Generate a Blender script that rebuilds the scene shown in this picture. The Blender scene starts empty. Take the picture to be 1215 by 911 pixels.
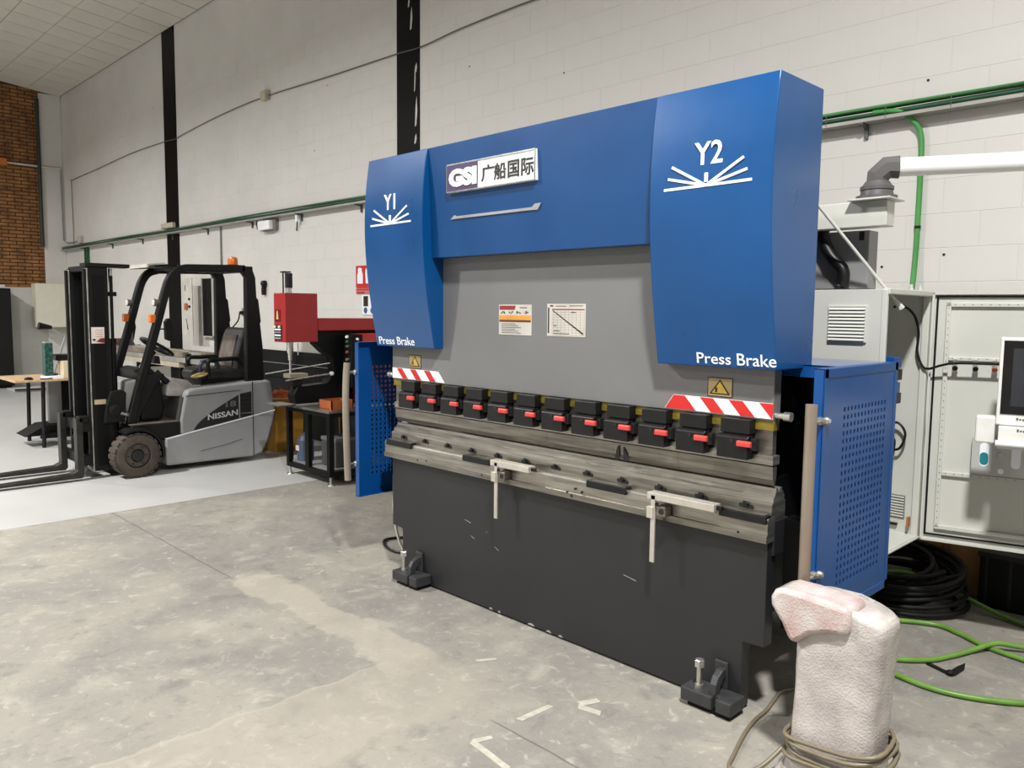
import bpy, math, random
import numpy as np
from mathutils import Vector, Matrix
random.seed(7)
S = bpy.context.scene
COL = S.collection

# ------------------------------------------------------------------ camera
def cam_basis(yaw, pitch, roll):
    fw = Vector((math.sin(yaw)*math.cos(pitch), math.cos(yaw)*math.cos(pitch), math.sin(pitch)))
    rt = Vector((math.cos(yaw), -math.sin(yaw), 0)); up = rt.cross(fw)
    r2 = rt*math.cos(roll)+up*math.sin(roll); u2 = up*math.cos(roll)-rt*math.sin(roll)
    return r2, u2, fw
cd = bpy.data.cameras.new('camera'); cam = bpy.data.objects.new('camera', cd); COL.objects.link(cam)
r2, u2, fw = cam_basis(math.radians(-45.4654), math.radians(-5.2040), math.radians(0.5706))
m = Matrix.Identity(4)
for i, c in enumerate((r2, u2, -fw)):
    for j in range(3): m[j][i] = c[j]
m.translation = (0, 0, 1.6)
cam.matrix_world = m
cd.sensor_fit = 'HORIZONTAL'; cd.sensor_width = 36; cd.lens = 940/1215*36; cd.clip_end = 200
S.camera = cam

# ------------------------------------------------------------------ world, lamps, exposure
w = bpy.data.worlds.new('hall_ambient'); S.world = w; w.use_nodes = True
w.node_tree.nodes['Background'].inputs[0].default_value = (0.95, 0.97, 1.0, 1)
w.node_tree.nodes['Background'].inputs[1].default_value = 0.10
S.view_settings.view_transform = 'Standard'; S.view_settings.look = 'None'
S.view_settings.exposure = 0.22; S.view_settings.gamma = 1.0; S.view_settings.use_curve_mapping = False
def lamp(x, y, z, watts, size=0.7, col=(1.0, 0.985, 0.955)):
    d = bpy.data.lights.new('high_bay_lamp', 'AREA'); d.shape = 'DISK'; d.size = size
    d.energy = watts; d.color = col; d.spread = math.radians(165)
    o = bpy.data.objects.new('high_bay_lamp', d); COL.objects.link(o); o.location = (x, y, z)
    return o
LZ = 5.6
lamp(-7.4, -1.3, LZ, 620, .36)
lamp(0.1, 0.6, LZ, 500, .42)
lamp(-14.5, -1.0, LZ, 420, .5)
lamp(-3.5, -6.2, LZ, 200, .6)
lamp(-11.0, -6.2, LZ, 200, .6)

# ------------------------------------------------------------------ helpers
def lin(c):
    return tuple(((v/255)/12.92 if v/255 <= .04045 else ((v/255+.055)/1.055)**2.4) for v in c)
_M = {}
def M(name, col, rough=.5, metal=0., var=.08, scale=6., bump=0., bscale=60., spec=.5, col2=None, stretch=None, detail=4.):
    """procedural paint, metal or plastic: noise-varied colour and roughness, optional relief"""
    if name in _M: return _M[name]
    ma = bpy.data.materials.new(name); ma.use_nodes = True
    nt = ma.node_tree; n = nt.nodes; l = nt.links; b = n['Principled BSDF']
    c = lin(col); c2 = lin(col2) if col2 else tuple(v*(1-var*2.2) for v in c)
    tc = n.new('ShaderNodeTexCoord'); src = tc.outputs['Object']
    if stretch:
        mp = n.new('ShaderNodeMapping'); mp.inputs['Scale'].default_value = stretch
        l.new(src, mp.inputs[0]); src = mp.outputs[0]
    no = n.new('ShaderNodeTexNoise'); no.inputs['Scale'].default_value = scale; no.inputs['Detail'].default_value = detail
    l.new(src, no.inputs[0])
    cr = n.new('ShaderNodeValToRGB'); cr.color_ramp.elements[0].position = .3; cr.color_ramp.elements[1].position = .7
    cr.color_ramp.elements[0].color = (*c2, 1); cr.color_ramp.elements[1].color = (*[min(1, v*(1+var)) for v in c], 1)
    l.new(no.outputs[0], cr.inputs[0]); l.new(cr.outputs[0], b.inputs['Base Color'])
    mr = n.new('ShaderNodeMapRange'); mr.inputs[3].default_value = max(.02, rough-.07); mr.inputs[4].default_value = min(1, rough+.07)
    l.new(no.outputs[0], mr.inputs[0]); l.new(mr.outputs[0], b.inputs['Roughness'])
    b.inputs['Metallic'].default_value = metal; b.inputs['Specular IOR Level'].default_value = spec
    if bump:
        n2 = n.new('ShaderNodeTexNoise'); n2.inputs['Scale'].default_value = bscale; n2.inputs['Detail'].default_value = 6
        l.new(src, n2.inputs[0])
        bp = n.new('ShaderNodeBump'); bp.inputs['Strength'].default_value = bump; bp.inputs['Distance'].default_value = .01
        l.new(n2.outputs[0], bp.inputs['Height']); l.new(bp.outputs[0], b.inputs['Normal'])
    _M[name] = ma
    return ma

class MB:
    def __init__(s): s.v = []; s.f = []
    def add(s, vs, fs):
        o = len(s.v); s.v += [tuple(map(float, p)) for p in vs]; s.f += [tuple(i+o for i in f) for f in fs]; return s
    def box(s, x0, x1, y0, y1, z0, z1):
        x0, x1 = min(x0, x1), max(x0, x1); y0, y1 = min(y0, y1), max(y0, y1); z0, z1 = min(z0, z1), max(z0, z1)
        return s.add([(x0,y0,z0),(x1,y0,z0),(x1,y1,z0),(x0,y1,z0),(x0,y0,z1),(x1,y0,z1),(x1,y1,z1),(x0,y1,z1)],
                     [(0,3,2,1),(4,5,6,7),(0,1,5,4),(1,2,6,5),(2,3,7,6),(3,0,4,7)])
    def prism(s, poly, axis, a, b):
        """poly: 2-D outline. axis 'x': (y,z), 'y': (x,z), 'z': (x,y)"""
        mk = {'x': lambda p, t: (t, p[0], p[1]), 'y': lambda p, t: (p[0], t, p[1]), 'z': lambda p, t: (p[0], p[1], t)}[axis]
        n = len(poly); area = sum(poly[i][0]*poly[(i+1) % n][1]-poly[(i+1) % n][0]*poly[i][1] for i in range(n))
        if (area < 0) ^ (axis == 'y'): poly = poly[::-1]
        a, b = min(a, b), max(a, b)
        vs = [mk(p, a) for p in poly]+[mk(p, b) for p in poly]
        fs = [tuple(range(n-1, -1, -1)), tuple(range(n, 2*n))]+[(i, (i+1) % n, n+(i+1) % n, n+i) for i in range(n)]
        return s.add(vs, fs)
    def tube(s, pts, r, n=10, closed=False):
        P = [Vector(p) for p in pts]; N = len(P); rings = []; prev = None
        for i in range(N):
            if closed: t = (P[(i+1) % N]-P[i-1])
            else: t = (P[min(i+1, N-1)]-P[max(i-1, 0)])
            t.normalize()
            if prev is None:
                u = t.cross(Vector((0,0,1)) if abs(t.z) < .9 else Vector((1,0,0))).normalized()
            else: u = (prev-t*prev.dot(t)).normalized()
            prev = u; v = t.cross(u)
            rr = r[i] if isinstance(r, (list, tuple)) else r
            rings.append([P[i]+(u*math.cos(2*math.pi*k/n)+v*math.sin(2*math.pi*k/n))*rr for k in range(n)])
        vs = [p for q in rings for p in q]; fs = []
        for i in range(N if closed else N-1):
            j = (i+1) % N
            for k in range(n): fs.append((i*n+k, i*n+(k+1) % n, j*n+(k+1) % n, j*n+k))
        if not closed: fs += [tuple(range(n-1, -1, -1)), tuple((N-1)*n+k for k in range(n))]
        return s.add(vs, fs)
    def cyl(s, p0, p1, r, n=16): return s.tube([p0, p1], r, n)
    def ring(s, c, axis, R, r, n=28, k=8):
        c = Vector(c); pts = []
        for i in range(n):
            a = 2*math.pi*i/n; q = {'x': (0, math.cos(a), math.sin(a)), 'y': (math.cos(a), 0, math.sin(a)), 'z': (math.cos(a), math.sin(a), 0)}[axis]
            pts.append(c+Vector(q)*R)
        return s.tube(pts, r, k, True)
    def lathe(s, c, axis, prof, n=24):
        """prof: list of (offset along axis, radius)"""
        c = Vector(c); vs = []; fs = []
        for a, r in prof:
            for k in range(n):
                t = 2*math.pi*k/n; q = {'x': (a, r*math.cos(t), r*math.sin(t)), 'y': (r*math.sin(t), a, r*math.cos(t)), 'z': (r*math.cos(t), r*math.sin(t), a)}[axis]
                vs.append(c+Vector(q))
        for i in range(len(prof)-1):
            for k in range(n): fs.append((i*n+k, i*n+(k+1) % n, (i+1)*n+(k+1) % n, (i+1)*n+k))
        fs += [tuple(range(n-1, -1, -1)), tuple((len(prof)-1)*n+k for k in range(n))]
        return s.add(vs, fs)
    def rot(s, c, axis, ang):
        R = Matrix.Rotation(ang, 3, axis); c = Vector(c)
        s.v = [tuple(R @ (Vector(p)-c)+c) for p in s.v]; return s
    def quad(s, *p): return s.add(p, [tuple(range(len(p)))])

OFF = {}
def tag(o, label=None, cat=None, group=None, kind=None):
    if label: o['label'] = label
    if cat: o['category'] = cat
    if group: o['group'] = group
    if kind: o['kind'] = kind
    return o
def thing(name, loc, label, cat, group=None):
    o = bpy.data.objects.new(name, None); COL.objects.link(o); o.location = loc; o.empty_display_size = .1
    OFF[o.name] = Vector(loc); return tag(o, label, cat, group)
def shade(me, ang):
    me.polygons.foreach_set('use_smooth', [True]*len(me.polygons))
    try: me.set_sharp_from_angle(angle=math.radians(ang))
    except Exception: pass
def obj(name, mb, mat, parent=None, bevel=0, smooth=None, origin=None, recalc=True):
    """link an MB (world coordinates) as one mesh object"""
    off = OFF[parent.name] if parent else Vector(origin if origin else (0, 0, 0))
    me = bpy.data.meshes.new(name)
    me.from_pydata([tuple(Vector(p)-off) for p in mb.v], [], mb.f); me.update()
    if recalc:
        import bmesh
        bm = bmesh.new(); bm.from_mesh(me); bmesh.ops.recalc_face_normals(bm, faces=bm.faces); bm.to_mesh(me); bm.free()
    me.materials.append(mat)
    o = bpy.data.objects.new(name, me); COL.objects.link(o)
    OFF[o.name] = off
    if parent: o.parent = parent
    elif origin: o.location = origin
    if smooth: shade(me, smooth)
    if bevel:
        b = o.modifiers.new('bevel', 'BEVEL'); b.width = bevel; b.segments = 2; b.limit_method = 'ANGLE'; b.angle_limit = math.radians(40)
    return o
def inst(src, name, loc, parent):
    """copy of a piece (shared mesh); loc in world"""
    o = src.copy(); o.name = name; COL.objects.link(o); o.parent = parent
    o.location = Vector(loc)-OFF[parent.name]; OFF[o.name] = OFF[parent.name]
    return o
def box(name, x0, x1, y0, y1, z0, z1, mat, parent=None, bevel=0, origin=None):
    return obj(name, MB().box(x0, x1, y0, y1, z0, z1), mat, parent, bevel, origin=origin)
def struct(o): o['kind'] = 'structure'; return o
def text(name, body, mat, parent, p0, ux, uz, wid, hei, depth=.002, bold=0., origin=None):
    """raised lettering fitted to wid x hei, lower-left corner p0, reading along ux, up along uz"""
    cu = bpy.data.curves.new('t', 'FONT'); cu.body = body; cu.size = 1; cu.offset = bold; cu.resolution_u = 3
    t = bpy.data.objects.new('t', cu); COL.objects.link(t); bpy.context.view_layer.update()
    me0 = t.evaluated_get(bpy.context.evaluated_depsgraph_get()).to_mesh()
    V = [v.co.copy() for v in me0.vertices]; F = [tuple(p.vertices) for p in me0.polygons]
    bpy.data.objects.remove(t); bpy.data.curves.remove(cu)
    x0 = min(v.x for v in V); x1 = max(v.x for v in V); y0 = min(v.y for v in V); y1 = max(v.y for v in V)
    ux = Vector(ux).normalized(); uz = Vector(uz).normalized(); nn = ux.cross(uz); p0 = Vector(p0)
    q = [p0+ux*((v.x-x0)/(x1-x0)*wid)+uz*((v.y-y0)/(y1-y0)*hei) for v in V]
    n = len(q); mb = MB(); vs = [p+nn*depth for p in q]+[p-nn*.001 for p in q]
    from collections import Counter
    E = Counter(); D = {}
    for f in F:
        for i in range(len(f)):
            a, b = f[i], f[(i+1) % len(f)]; k = (min(a, b), max(a, b)); E[k] += 1; D[k] = (a, b)
    fs = list(F)+[(D[k][0], D[k][0]+n, D[k][1]+n, D[k][1]) for k, c in E.items() if c == 1]
    mb.add(vs, fs)
    return obj(name, mb, mat, parent, recalc=False, origin=origin)
def curve_pts(P, n=8, closed=False):
    """Catmull-Rom through P"""
    P = [Vector(p) for p in P]; N = len(P); out = []
    for i in range(N if closed else N-1):
        g = (lambda k: P[k % N]) if closed else (lambda k: P[max(0, min(N-1, k))])
        a, b, c, d = g(i-1), g(i), g(i+1), g(i+2)
        for k in range(n):
            t = k/n; out.append(.5*((2*b)+(c-a)*t+(2*a-5*b+4*c-d)*t*t+(3*b-a-3*c+d)*t**3))
    if not closed: out.append(P[-1])
    return out

# ------------------------------------------------------------------ common materials
BLUE = M('blue_paint', (2, 69, 126), .30, 0, .05, 3, .03, 120)
DKBLUE = M('guard_blue_paint', (2, 68, 132), .33, 0, .05, 3, .03, 120)
GREY = M('ram_grey_paint', (110, 110, 111), .45, 0, .03, 2)
ANTH = M('anthracite_paint', (34, 34, 36), .45, 0, .06, 2.5, .03, 90)
BLACK = M('black_paint', (9, 9, 10), .5, 0, .1, 5, spec=.2)
BLKPL = M('black_plastic', (17, 17, 18), .42, 0, .1, 20, spec=.35)
STEEL = M('ground_steel', (162, 158, 150), .36, .85, .16, 9, .02, 200, stretch=(.5, 1, 7))
STEEL2 = M('oiled_steel', (140, 136, 128), .34, .85, .18, 11, .02, 200, stretch=(.4, 1, 6))
CHROME = M('bright_steel', (205, 203, 198), .28, .9, .04, 20)
WHITE = M('white_print', (232, 234, 240), .5, 0, .02)
RED = M('red_print', (190, 30, 26), .5, 0, .04)
YELLOW = M('yellow_print', (214, 176, 44), .5, 0, .04)
CREAM = M('light_grey_enamel', (192, 193, 186), .42, 0, .03, 3)
BLACKP = M('black_print', (22, 22, 22), .55, 0, .05)
RUBBER = M('black_rubber', (12, 12, 13), .6, 0, .12, 14, spec=.25)
GREEN = M('green_hose_rubber', (100, 142, 58), .42, 0, .08, 12)

# ================================================================== THE SETTING
WY = 5.1      # block wall face
BX = -18.6    # brick wall face
def concrete():
    ma = bpy.data.materials.new('worn_concrete'); ma.use_nodes = True
    nt = ma.node_tree; n = nt.nodes; l = nt.links; b = n['Principled BSDF']
    tc = n.new('ShaderNodeTexCoord'); P = tc.outputs['Object']
    sp = n.new('ShaderNodeSeparateXYZ'); l.new(P, sp.inputs[0])
    def noise(sc, det=6, dist=0., rough=.55):
        a = n.new('ShaderNodeTexNoise'); a.inputs['Scale'].default_value = sc; a.inputs['Detail'].default_value = det
        a.inputs['Distortion'].default_value = dist; a.inputs['Roughness'].default_value = rough; l.new(P, a.inputs[0]); return a.outputs[0]
    def math_(op, a, b_=0., clamp=False):
        x = n.new('ShaderNodeMath'); x.operation = op; x.use_clamp = clamp
        for i, v in enumerate((a, b_)):
            if isinstance(v, (int, float)): x.inputs[i].default_value = v
            else: l.new(v, x.inputs[i])
        return x.outputs[0]
    def sstep(v, lo, hi):
        r = n.new('ShaderNodeMapRange'); r.interpolation_type = 'SMOOTHSTEP'; l.new(v, r.inputs[0])
        r.inputs[1].default_value = lo; r.inputs[2].default_value = hi; return r.outputs[0]
    def mix(f, a, c):
        x = n.new('ShaderNodeMix'); x.data_type = 'RGBA'
        if isinstance(f, (int, float)): x.inputs[0].default_value = f
        else: l.new(f, x.inputs[0])
        for i, v in ((6, a), (7, c)):
            if isinstance(v, tuple): x.inputs[i].default_value = (*lin(v), 1)
            else: l.new(v, x.inputs[i])
        return x.outputs[2]
    big = noise(1.1, 8, .6); mid = noise(4.5, 8, .4, .62); fine = noise(38, 6, 0, .7); grit = noise(160, 3)
    c = mix(sstep(big, .36, .64), (123, 120, 115), (140, 136, 127))
    c = mix(math_('MULTIPLY', sstep(mid, .52, .70), .75), c, (154, 150, 140))
    c = mix(math_('MULTIPLY', sstep(mid, .46, .30), .7), c, (110, 108, 105))
    c = mix(math_('MULTIPLY', sstep(fine, .56, .74), .5), c, (163, 158, 150))
    c = mix(math_('MULTIPLY', sstep(fine, .42, .26), .45), c, (98, 96, 91))
    fl = noise(14, 8, .8, .7)
    c = mix(math_('MULTIPLY', sstep(fl, .55, .68), .55), c, (172, 167, 159))
    c = mix(math_('MULTIPLY', sstep(fl, .44, .32), .5), c, (106, 103, 98))
    # refilled trenches: a pale one along the machine and one across the hall
    wob = math_('MULTIPLY', math_('SUBTRACT', noise(3.2, 6, .3), .5), .34)
    wob2 = math_('MULTIPLY', math_('SUBTRACT', noise(7., 5), .5), .10)
    yy = math_('ADD', math_('ADD', sp.outputs[1], wob), wob2); xx = math_('ADD', math_('ADD', sp.outputs[0], math_('MULTIPLY', wob, .35)), wob2)
    t1 = math_('MULTIPLY', sstep(math_('ABSOLUTE', math_('SUBTRACT', yy, 2.14)), .135, .105),
               math_('MULTIPLY', sstep(xx, -4.44, -4.36), sstep(xx, -2.62, -2.9)))
    t2 = math_('MULTIPLY', sstep(xx, -2.90, -2.865), sstep(xx, -2.28, -2.38))
    t2 = math_('MULTIPLY', t2, sstep(sp.outputs[1], 2.45, 2.1))
    c = mix(math_('MULTIPLY', t1, .5), c, (164, 157, 144))
    c = mix(math_('MULTIPLY', t2, .38), c, (158, 151, 138))
    edge = math_('MULTIPLY', sstep(math_('ABSOLUTE', math_('SUBTRACT', xx, -2.885)), .016, .004), sstep(sp.outputs[1], 2.1, 1.9))
    c = mix(math_('MULTIPLY', edge, .35), c, (169, 161, 148))
    # sawn joint along the wall direction
    j = sstep(math_('ABSOLUTE', math_('SUBTRACT', math_('ADD', sp.outputs[1], math_('MULTIPLY', wob2, .2)), 2.045)), .006, .002)
    j = math_('MULTIPLY', j, math_('SUBTRACT', 1., math_('MULTIPLY', sstep(xx, -4.5, -4.4), sstep(xx, -2.12, -2.2))))
    c = mix(math_('MULTIPLY', j, .6), c, (77, 72, 63))
    l.new(c, b.inputs['Base Color'])
    rr = n.new('ShaderNodeMapRange'); l.new(mid, rr.inputs[0]); rr.inputs[3].default_value = .55; rr.inputs[4].default_value = .85
    l.new(rr.outputs[0], b.inputs['Roughness']); b.inputs['Specular IOR Level'].default_value = .3
    hgt = math_('ADD', math_('ADD', math_('MULTIPLY', fine, .5), math_('MULTIPLY', mid, .8)), math_('MULTIPLY', grit, .15))
    hgt = math_('SUBTRACT', hgt, math_('MULTIPLY', j, .6))
    bp = n.new('ShaderNodeBump'); bp.inputs['Strength'].default_value = .35; bp.inputs['Distance'].default_value = .012
    l.new(hgt, bp.inputs['Height']); l.new(bp.outputs[0], b.inputs['Normal'])
    return ma
floor = struct(box('floor', -6.53, 5.0, -9, WY+.2, -.2, 0, concrete()))
PFLOOR = M('painted_floor', (170, 170, 168), .45, 0, .03, 1.6, .04, 30)
floor2 = struct(box('floor', BX-.2, -6.53, -9, WY+.2, -.2, .002, PFLOOR))
# remains of pale marking paint on the concrete
MARK = M('worn_white_marking', (172, 167, 156), .7, 0, .1, 30)
for k, pl in enumerate([[(-2.115,2.12),(-2.085,2.13),(-2.078,2.30),(-2.106,2.295)], [(-2.12,1.90),(-2.10,1.865),(-2.07,1.955),(-2.09,1.965)],
                        [(-2.12,1.90),(-2.105,1.87),(-1.89,1.845),(-1.89,1.872)], [(-2.04,2.40),(-2.0,2.39),(-1.97,2.47),(-2.0,2.48)],
                        [(-2.02,2.39),(-2.0,2.36),(-1.9,2.38),(-1.92,2.41)], [(-2.62,2.36),(-2.60,2.35),(-2.55,2.43),(-2.565,2.44)]]):
    obj('floor_mark', MB().prism(pl, 'z', .0003, .0012+.0003*k), MARK, floor)

# --- block wall
PAINT = M('white_wall_paint', (206, 204, 200), .75, 0, .03, 1.3, .05, 25)
wall = struct(box('wall_back', BX-.2, 5.0, WY+.004, WY+.25, 0, 6.4, PAINT))
def block_mb(x, z, bw=.3992, bh=.1992, mb=None):
    mb = mb or MB(); f = WY+.0022+random.uniform(-.0004,.0004); g = WY+.0045; e = .0022
    o = [(x, z), (x+bw, z), (x+bw, z+bh), (x, z+bh)]; i = [(x+e, z+e), (x+bw-e, z+e), (x+bw-e, z+bh-e), (x+e, z+bh-e)]
    return mb.add([(a, f, c) for a, c in i]+[(a, g, c) for a, c in o],
                  [(0, 1, 2, 3), (4, 5, 1, 0), (5, 6, 2, 1), (6, 7, 3, 2), (7, 4, 0, 3)])
spots = []
for r in range(30):
    for k in range(60):
        x = BX+(.2 if r % 2 else 0)+k*.4; z = r*.2
        if x < 4.6 and z < 6.1: spots.append((x, z))
near = sorted([s for s in spots if 1.7 < s[1] < 4.7 and s[0] < -.9], key=lambda s: -s[0])[:300]
ns = set(near)
proto = None
for x, z in near:
    if proto is None:
        proto = obj('block', block_mb(0, 0), PAINT, wall, recalc=False); proto.location = (x, 0, z)
    else: inst(proto, 'block', (x, 0, z), wall)
mb = MB()
for s in spots:
    if s not in ns: block_mb(*s, mb=mb)
tag(obj('block_field', mb, PAINT, wall, recalc=False), kind='stuff')
# small plug holes in the wall
for x, z in [(-15.4, 4.55), (-13.6, 4.85), (-1.93, 1.9), (-1.58, 1.96), (-4.6, 3.6), (-8.6, 3.5), (-5.8, 3.9), (-1.72, 2.98), (-8.3, 4.2), (-15.0, 4.6)]:
    obj('plug_hole', MB().cyl((x, WY-.001, z), (x, WY+.002, z), .008, 8), BLACKP, wall)

# --- brick wall with painted plinth
BRICK = M('ochre_brick', (150, 104, 60), .85, 0, .15, 5, .3, 90, col2=(104, 68, 38))
MORTAR = M('dark_mortar', (66, 48, 34), .9, 0, .1, 12)
wl = struct(box('wall_left', BX-.25, BX-.012, -9, WY+.2, 0, 6.6, MORTAR))
mb = MB(); r = 0; z = 2.0
while z < 6.0:
    y = WY-.38+(.13 if r % 2 else 0)
    while y > 1.2:
        e = .004; y0, y1, z0, z1 = max(y-.245, 1.2), min(y, WY-.38), z, z+.058; j = random.uniform(-.003, .003)
        mb.add([(BX+j, y0+e, z0+e), (BX+j, y1-e, z0+e), (BX+j, y1-e, z1-e), (BX+j, y0+e, z1-e), (BX-.02, y0, z0), (BX-.02, y1, z0), (BX-.02, y1, z1), (BX-.02, y0, z1)],
               [(0, 1, 2, 3), (4, 5, 1, 0), (5, 6, 2, 1), (6, 7, 3, 2), (7, 4, 0, 3)])
        y -= .26
    z += .0715; r += 1
tag(obj('brick_field', mb, BRICK, wl), kind='stuff')
LOWW = M('grey_white_plinth_paint', (196, 195, 190), .8, 0, .05, 2, .1, 30)
mb = MB()
for r in range(10):
    y = WY-.02-(.2 if r % 2 else 0)
    while y > -2:
        mb.box(BX-.02, BX+.012, y-.394, y, r*.2+.002, r*.2+.197); y -= .4
tag(obj('plinth_blocks', mb, LOWW, wl), kind='stuff')
obj('plinth_backing', MB().box(BX-.02, BX+.009, -8.5, WY, 0, 2.0), LOWW, wl)
struct(box('trim_1', BX-.01, BX+.03, WY-.40, WY, 0, 5.93, PAINT, bevel=.005))            # corner pier
PIPEW = M('old_white_pipe', (206, 202, 192), .5)
DKCOL = M('black_column_paint', (9, 9, 10), .5, 0, .2, 5, .05, 30, stretch=(3, 3, .6), spec=.15)
def hcol(name, x0, x1):
    o = struct(obj(name, MB().box(x0, x1, WY-.012, WY+.02, 0, 6.0), DKCOL, bevel=.003))
    return o
c1 = hcol('trim_2', -13.14, -12.67); c2 = hcol('trim_3', -6.93, -6.555)
SCUFF = M('scuffed_bare_paint', (200, 196, 188), .7)
for x, z, a, b in [(-6.62, 3.95, .012, .26), (-6.60, 3.62, .02, .3), (-6.61, 3.35, .02, .1), (-6.60, 4.05, .016, .1), (-6.68, 4.55, .02, .22), (-6.72, 4.72, .015, .1)]:
    obj('scuff', MB().prism([(x-a, z-b*.5), (x+a*.2, z-b*.45), (x+a, z), (x+a*.5, z+b*.5), (x-a*.4, z+b*.2)], 'y', WY-.0135, WY-.011), SCUFF, c2)
# --- ceiling of light panels, sloping up from the block wall
SL = .11; CZ = 5.93
CEIL = M('ceiling_panel', (205, 200, 190), .9, 0, .06, .9, .05, 40)
CEILB = M('ceiling_joint', (96, 88, 80), .9)
cz = lambda y: CZ+SL*(WY-y)
ceil = struct(obj('ceiling', MB().prism([(WY+.2, cz(WY+.2)), (-9, cz(-9)), (-9, cz(-9)+.15), (WY+.2, cz(WY+.2)+.15)], 'x', BX-.2, 5.0), M('ceiling_far', (160, 154, 145), .9)))
def panel_mb(wx, wy, mb=None, x=0, y=0, z=0):
    mb = mb or MB(); e = .006
    q = [(x+e, y+e), (x+wx-e, y+e), (x+wx-e, y+wy-e), (x+e, y+wy-e)]; o = [(x, y), (x+wx, y), (x+wx, y+wy), (x, y+wy)]
    f = lambda yy: z-SL*(yy-y)
    return mb.add([(a, b, f(b)-.012) for a, b in q]+[(a, b, f(b)) for a, b in o], [(0, 3, 2, 1), (4, 0, 1, 5), (5, 1, 2, 6), (6, 2, 3, 7), (7, 3, 0, 4)])
PW, PD = .527, .585; proto = None
obj('joint_backing', MB().prism([(WY, cz(WY)-.002), (2.0, cz(2.0)-.002), (2.0, cz(2.0)), (WY, cz(WY))], 'x', BX, -9.0), CEILB, ceil)
for i in range(18):
    for k in range(5):
        x = BX+.01+i*PW; y = WY-.01-(k+1)*PD
        if proto is None:
            proto = obj('ceiling_panel', panel_mb(PW-.022, PD-.005), CEIL, ceil, recalc=False); proto.location = (x, y, cz(y)-.001)
        else: inst(proto, 'ceiling_panel', (x, y, cz(y)-.001), ceil)
struct(box('wall_right', 5.0, 5.2, -9, WY+.2, 0, 7, PAINT))
struct(box('wall_front', BX-.2, 5.2, -9.2, -9, 0, 7.2, PAINT))

# ================================================================== PRESS BRAKE
CX = -2.68; Y0 = 2.815
pb = thing('press_brake', (CX, 3.4, 0), 'big blue and grey hydraulic press brake with anthracite base and silver bending table', 'press brake')
L = lambda d: CX-d
# base
base = [(-3.888,.72),(-3.888,.300),(-3.81,.297),(-3.795,.293),(-3.788,.28),(-3.788,.012),(-1.53,.012),(-1.53,.275),(-1.537,.288),(-1.55,.293),(-1.44,.297),(-1.44,.72)]
base = [(-3.888,.72),(-3.888,.300),(-3.81,.297),(-3.795,.293),(-3.788,.28),(-3.788,.012),(-1.532,.012),(-1.532,.293),(-1.44,.297),(-1.44,.72)]
bo = obj('base_plate', MB().prism(base, 'y', Y0, Y0+.065), ANTH, pb, bevel=.003)
box('lower_beam', -3.75, -1.60, Y0+.066, Y0+.16, .012, .80, BLACK, pb)
SCR = M('paint_scratch', (150, 148, 144), .6)
for x, z, wx, dz in [(-2.13, .42, .07, -.012), (-3.05, .42, .012, .01), (-3.22, .46, .05, -.01), (-3.17, .38, .03, -.012), (-2.98, .36, .03, -.015)]:
    obj('scratch', MB().prism([(x, z), (x+wx, z+dz), (x+wx, z+dz+.003), (x, z+.002)], 'y', Y0-.0006, Y0), SCR, bo)
for x, wx in [(-2.73, .05), (-2.60, .035), (-2.52, .03), (-2.95, .02), (-3.02, .03)]:
    obj('chipped_edge', MB().prism([(x, .013), (x+wx, .013), (x+wx*.7, .024), (x+wx*.2, .022)], 'y', Y0-.0006, Y0), SCR, bo)
# side frames with throat
fr = [(2.96,.32),(3.75,.32),(3.75,.0),(4.30,.0),(4.30,1.30),(3.60,1.36),(3.36,1.40),(3.36,2.42),(3.05,2.42),(3.05,1.36),(3.25,1.26),(3.30,1.05),(3.25,.92),(2.96,.88)]
for x0 in (-3.79, -1.63):
    obj('side_frame', MB().prism(fr, 'x', x0, x0+.06), BLACK, pb, bevel=.004)
obj('rear_panel', MB().box(-3.73, -1.63, 3.9, 3.94, .12, 1.32), BLACK, pb)
obj('table_end_bracket', MB().box(-1.43, -1.345, 2.925, 3.0, .35, .80), BLACK, pb, bevel=.003)
obj('oil_pan', MB().box(-1.98, -1.66, 3.55, 3.8, .25, .42), DKBLUE, pb, bevel=.006)
# table: front bar, die rail, die
bar = obj('table_front_bar', MB().prism([(2.79,.722),(2.845,.722),(2.845,.818),(2.797,.818),(2.79,.811)], 'x', -3.93, -1.43), STEEL, pb)
obj('lower_rail', MB().prism([(2.783,.722),(2.79,.722),(2.79,.7515),(2.783,.7495)], 'x', -3.93, -1.43), STEEL2, bar)
obj('table_body', MB().box(-3.9, -1.43, 2.846, 2.96, .66, .80), ANTH, pb, bevel=.003)
rail = obj('die_rail', MB().prism([(2.822,.80),(2.93,.80),(2.93,.874),(2.83,.874),(2.822,.866)], 'x', -3.905, -1.432), STEEL2, pb)
obj('die_base', MB().prism([(2.832,.874),(2.92,.874),(2.92,.897),(2.84,.897),(2.832,.891)], 'x', -3.895, -1.432), STEEL, pb)
obj('die_step', MB().prism([(2.844,.897),(2.91,.897),(2.91,.912),(2.848,.912)], 'x', -3.89, -1.432), STEEL2, pb)
die = obj('bending_die', MB().prism([(2.851,.912),(2.90,.912),(2.90,.928),(2.884,.928),(2.876,.916),(2.868,.928),(2.851,.928)], 'x', -3.885, -1.433), STEEL, pb)
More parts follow.
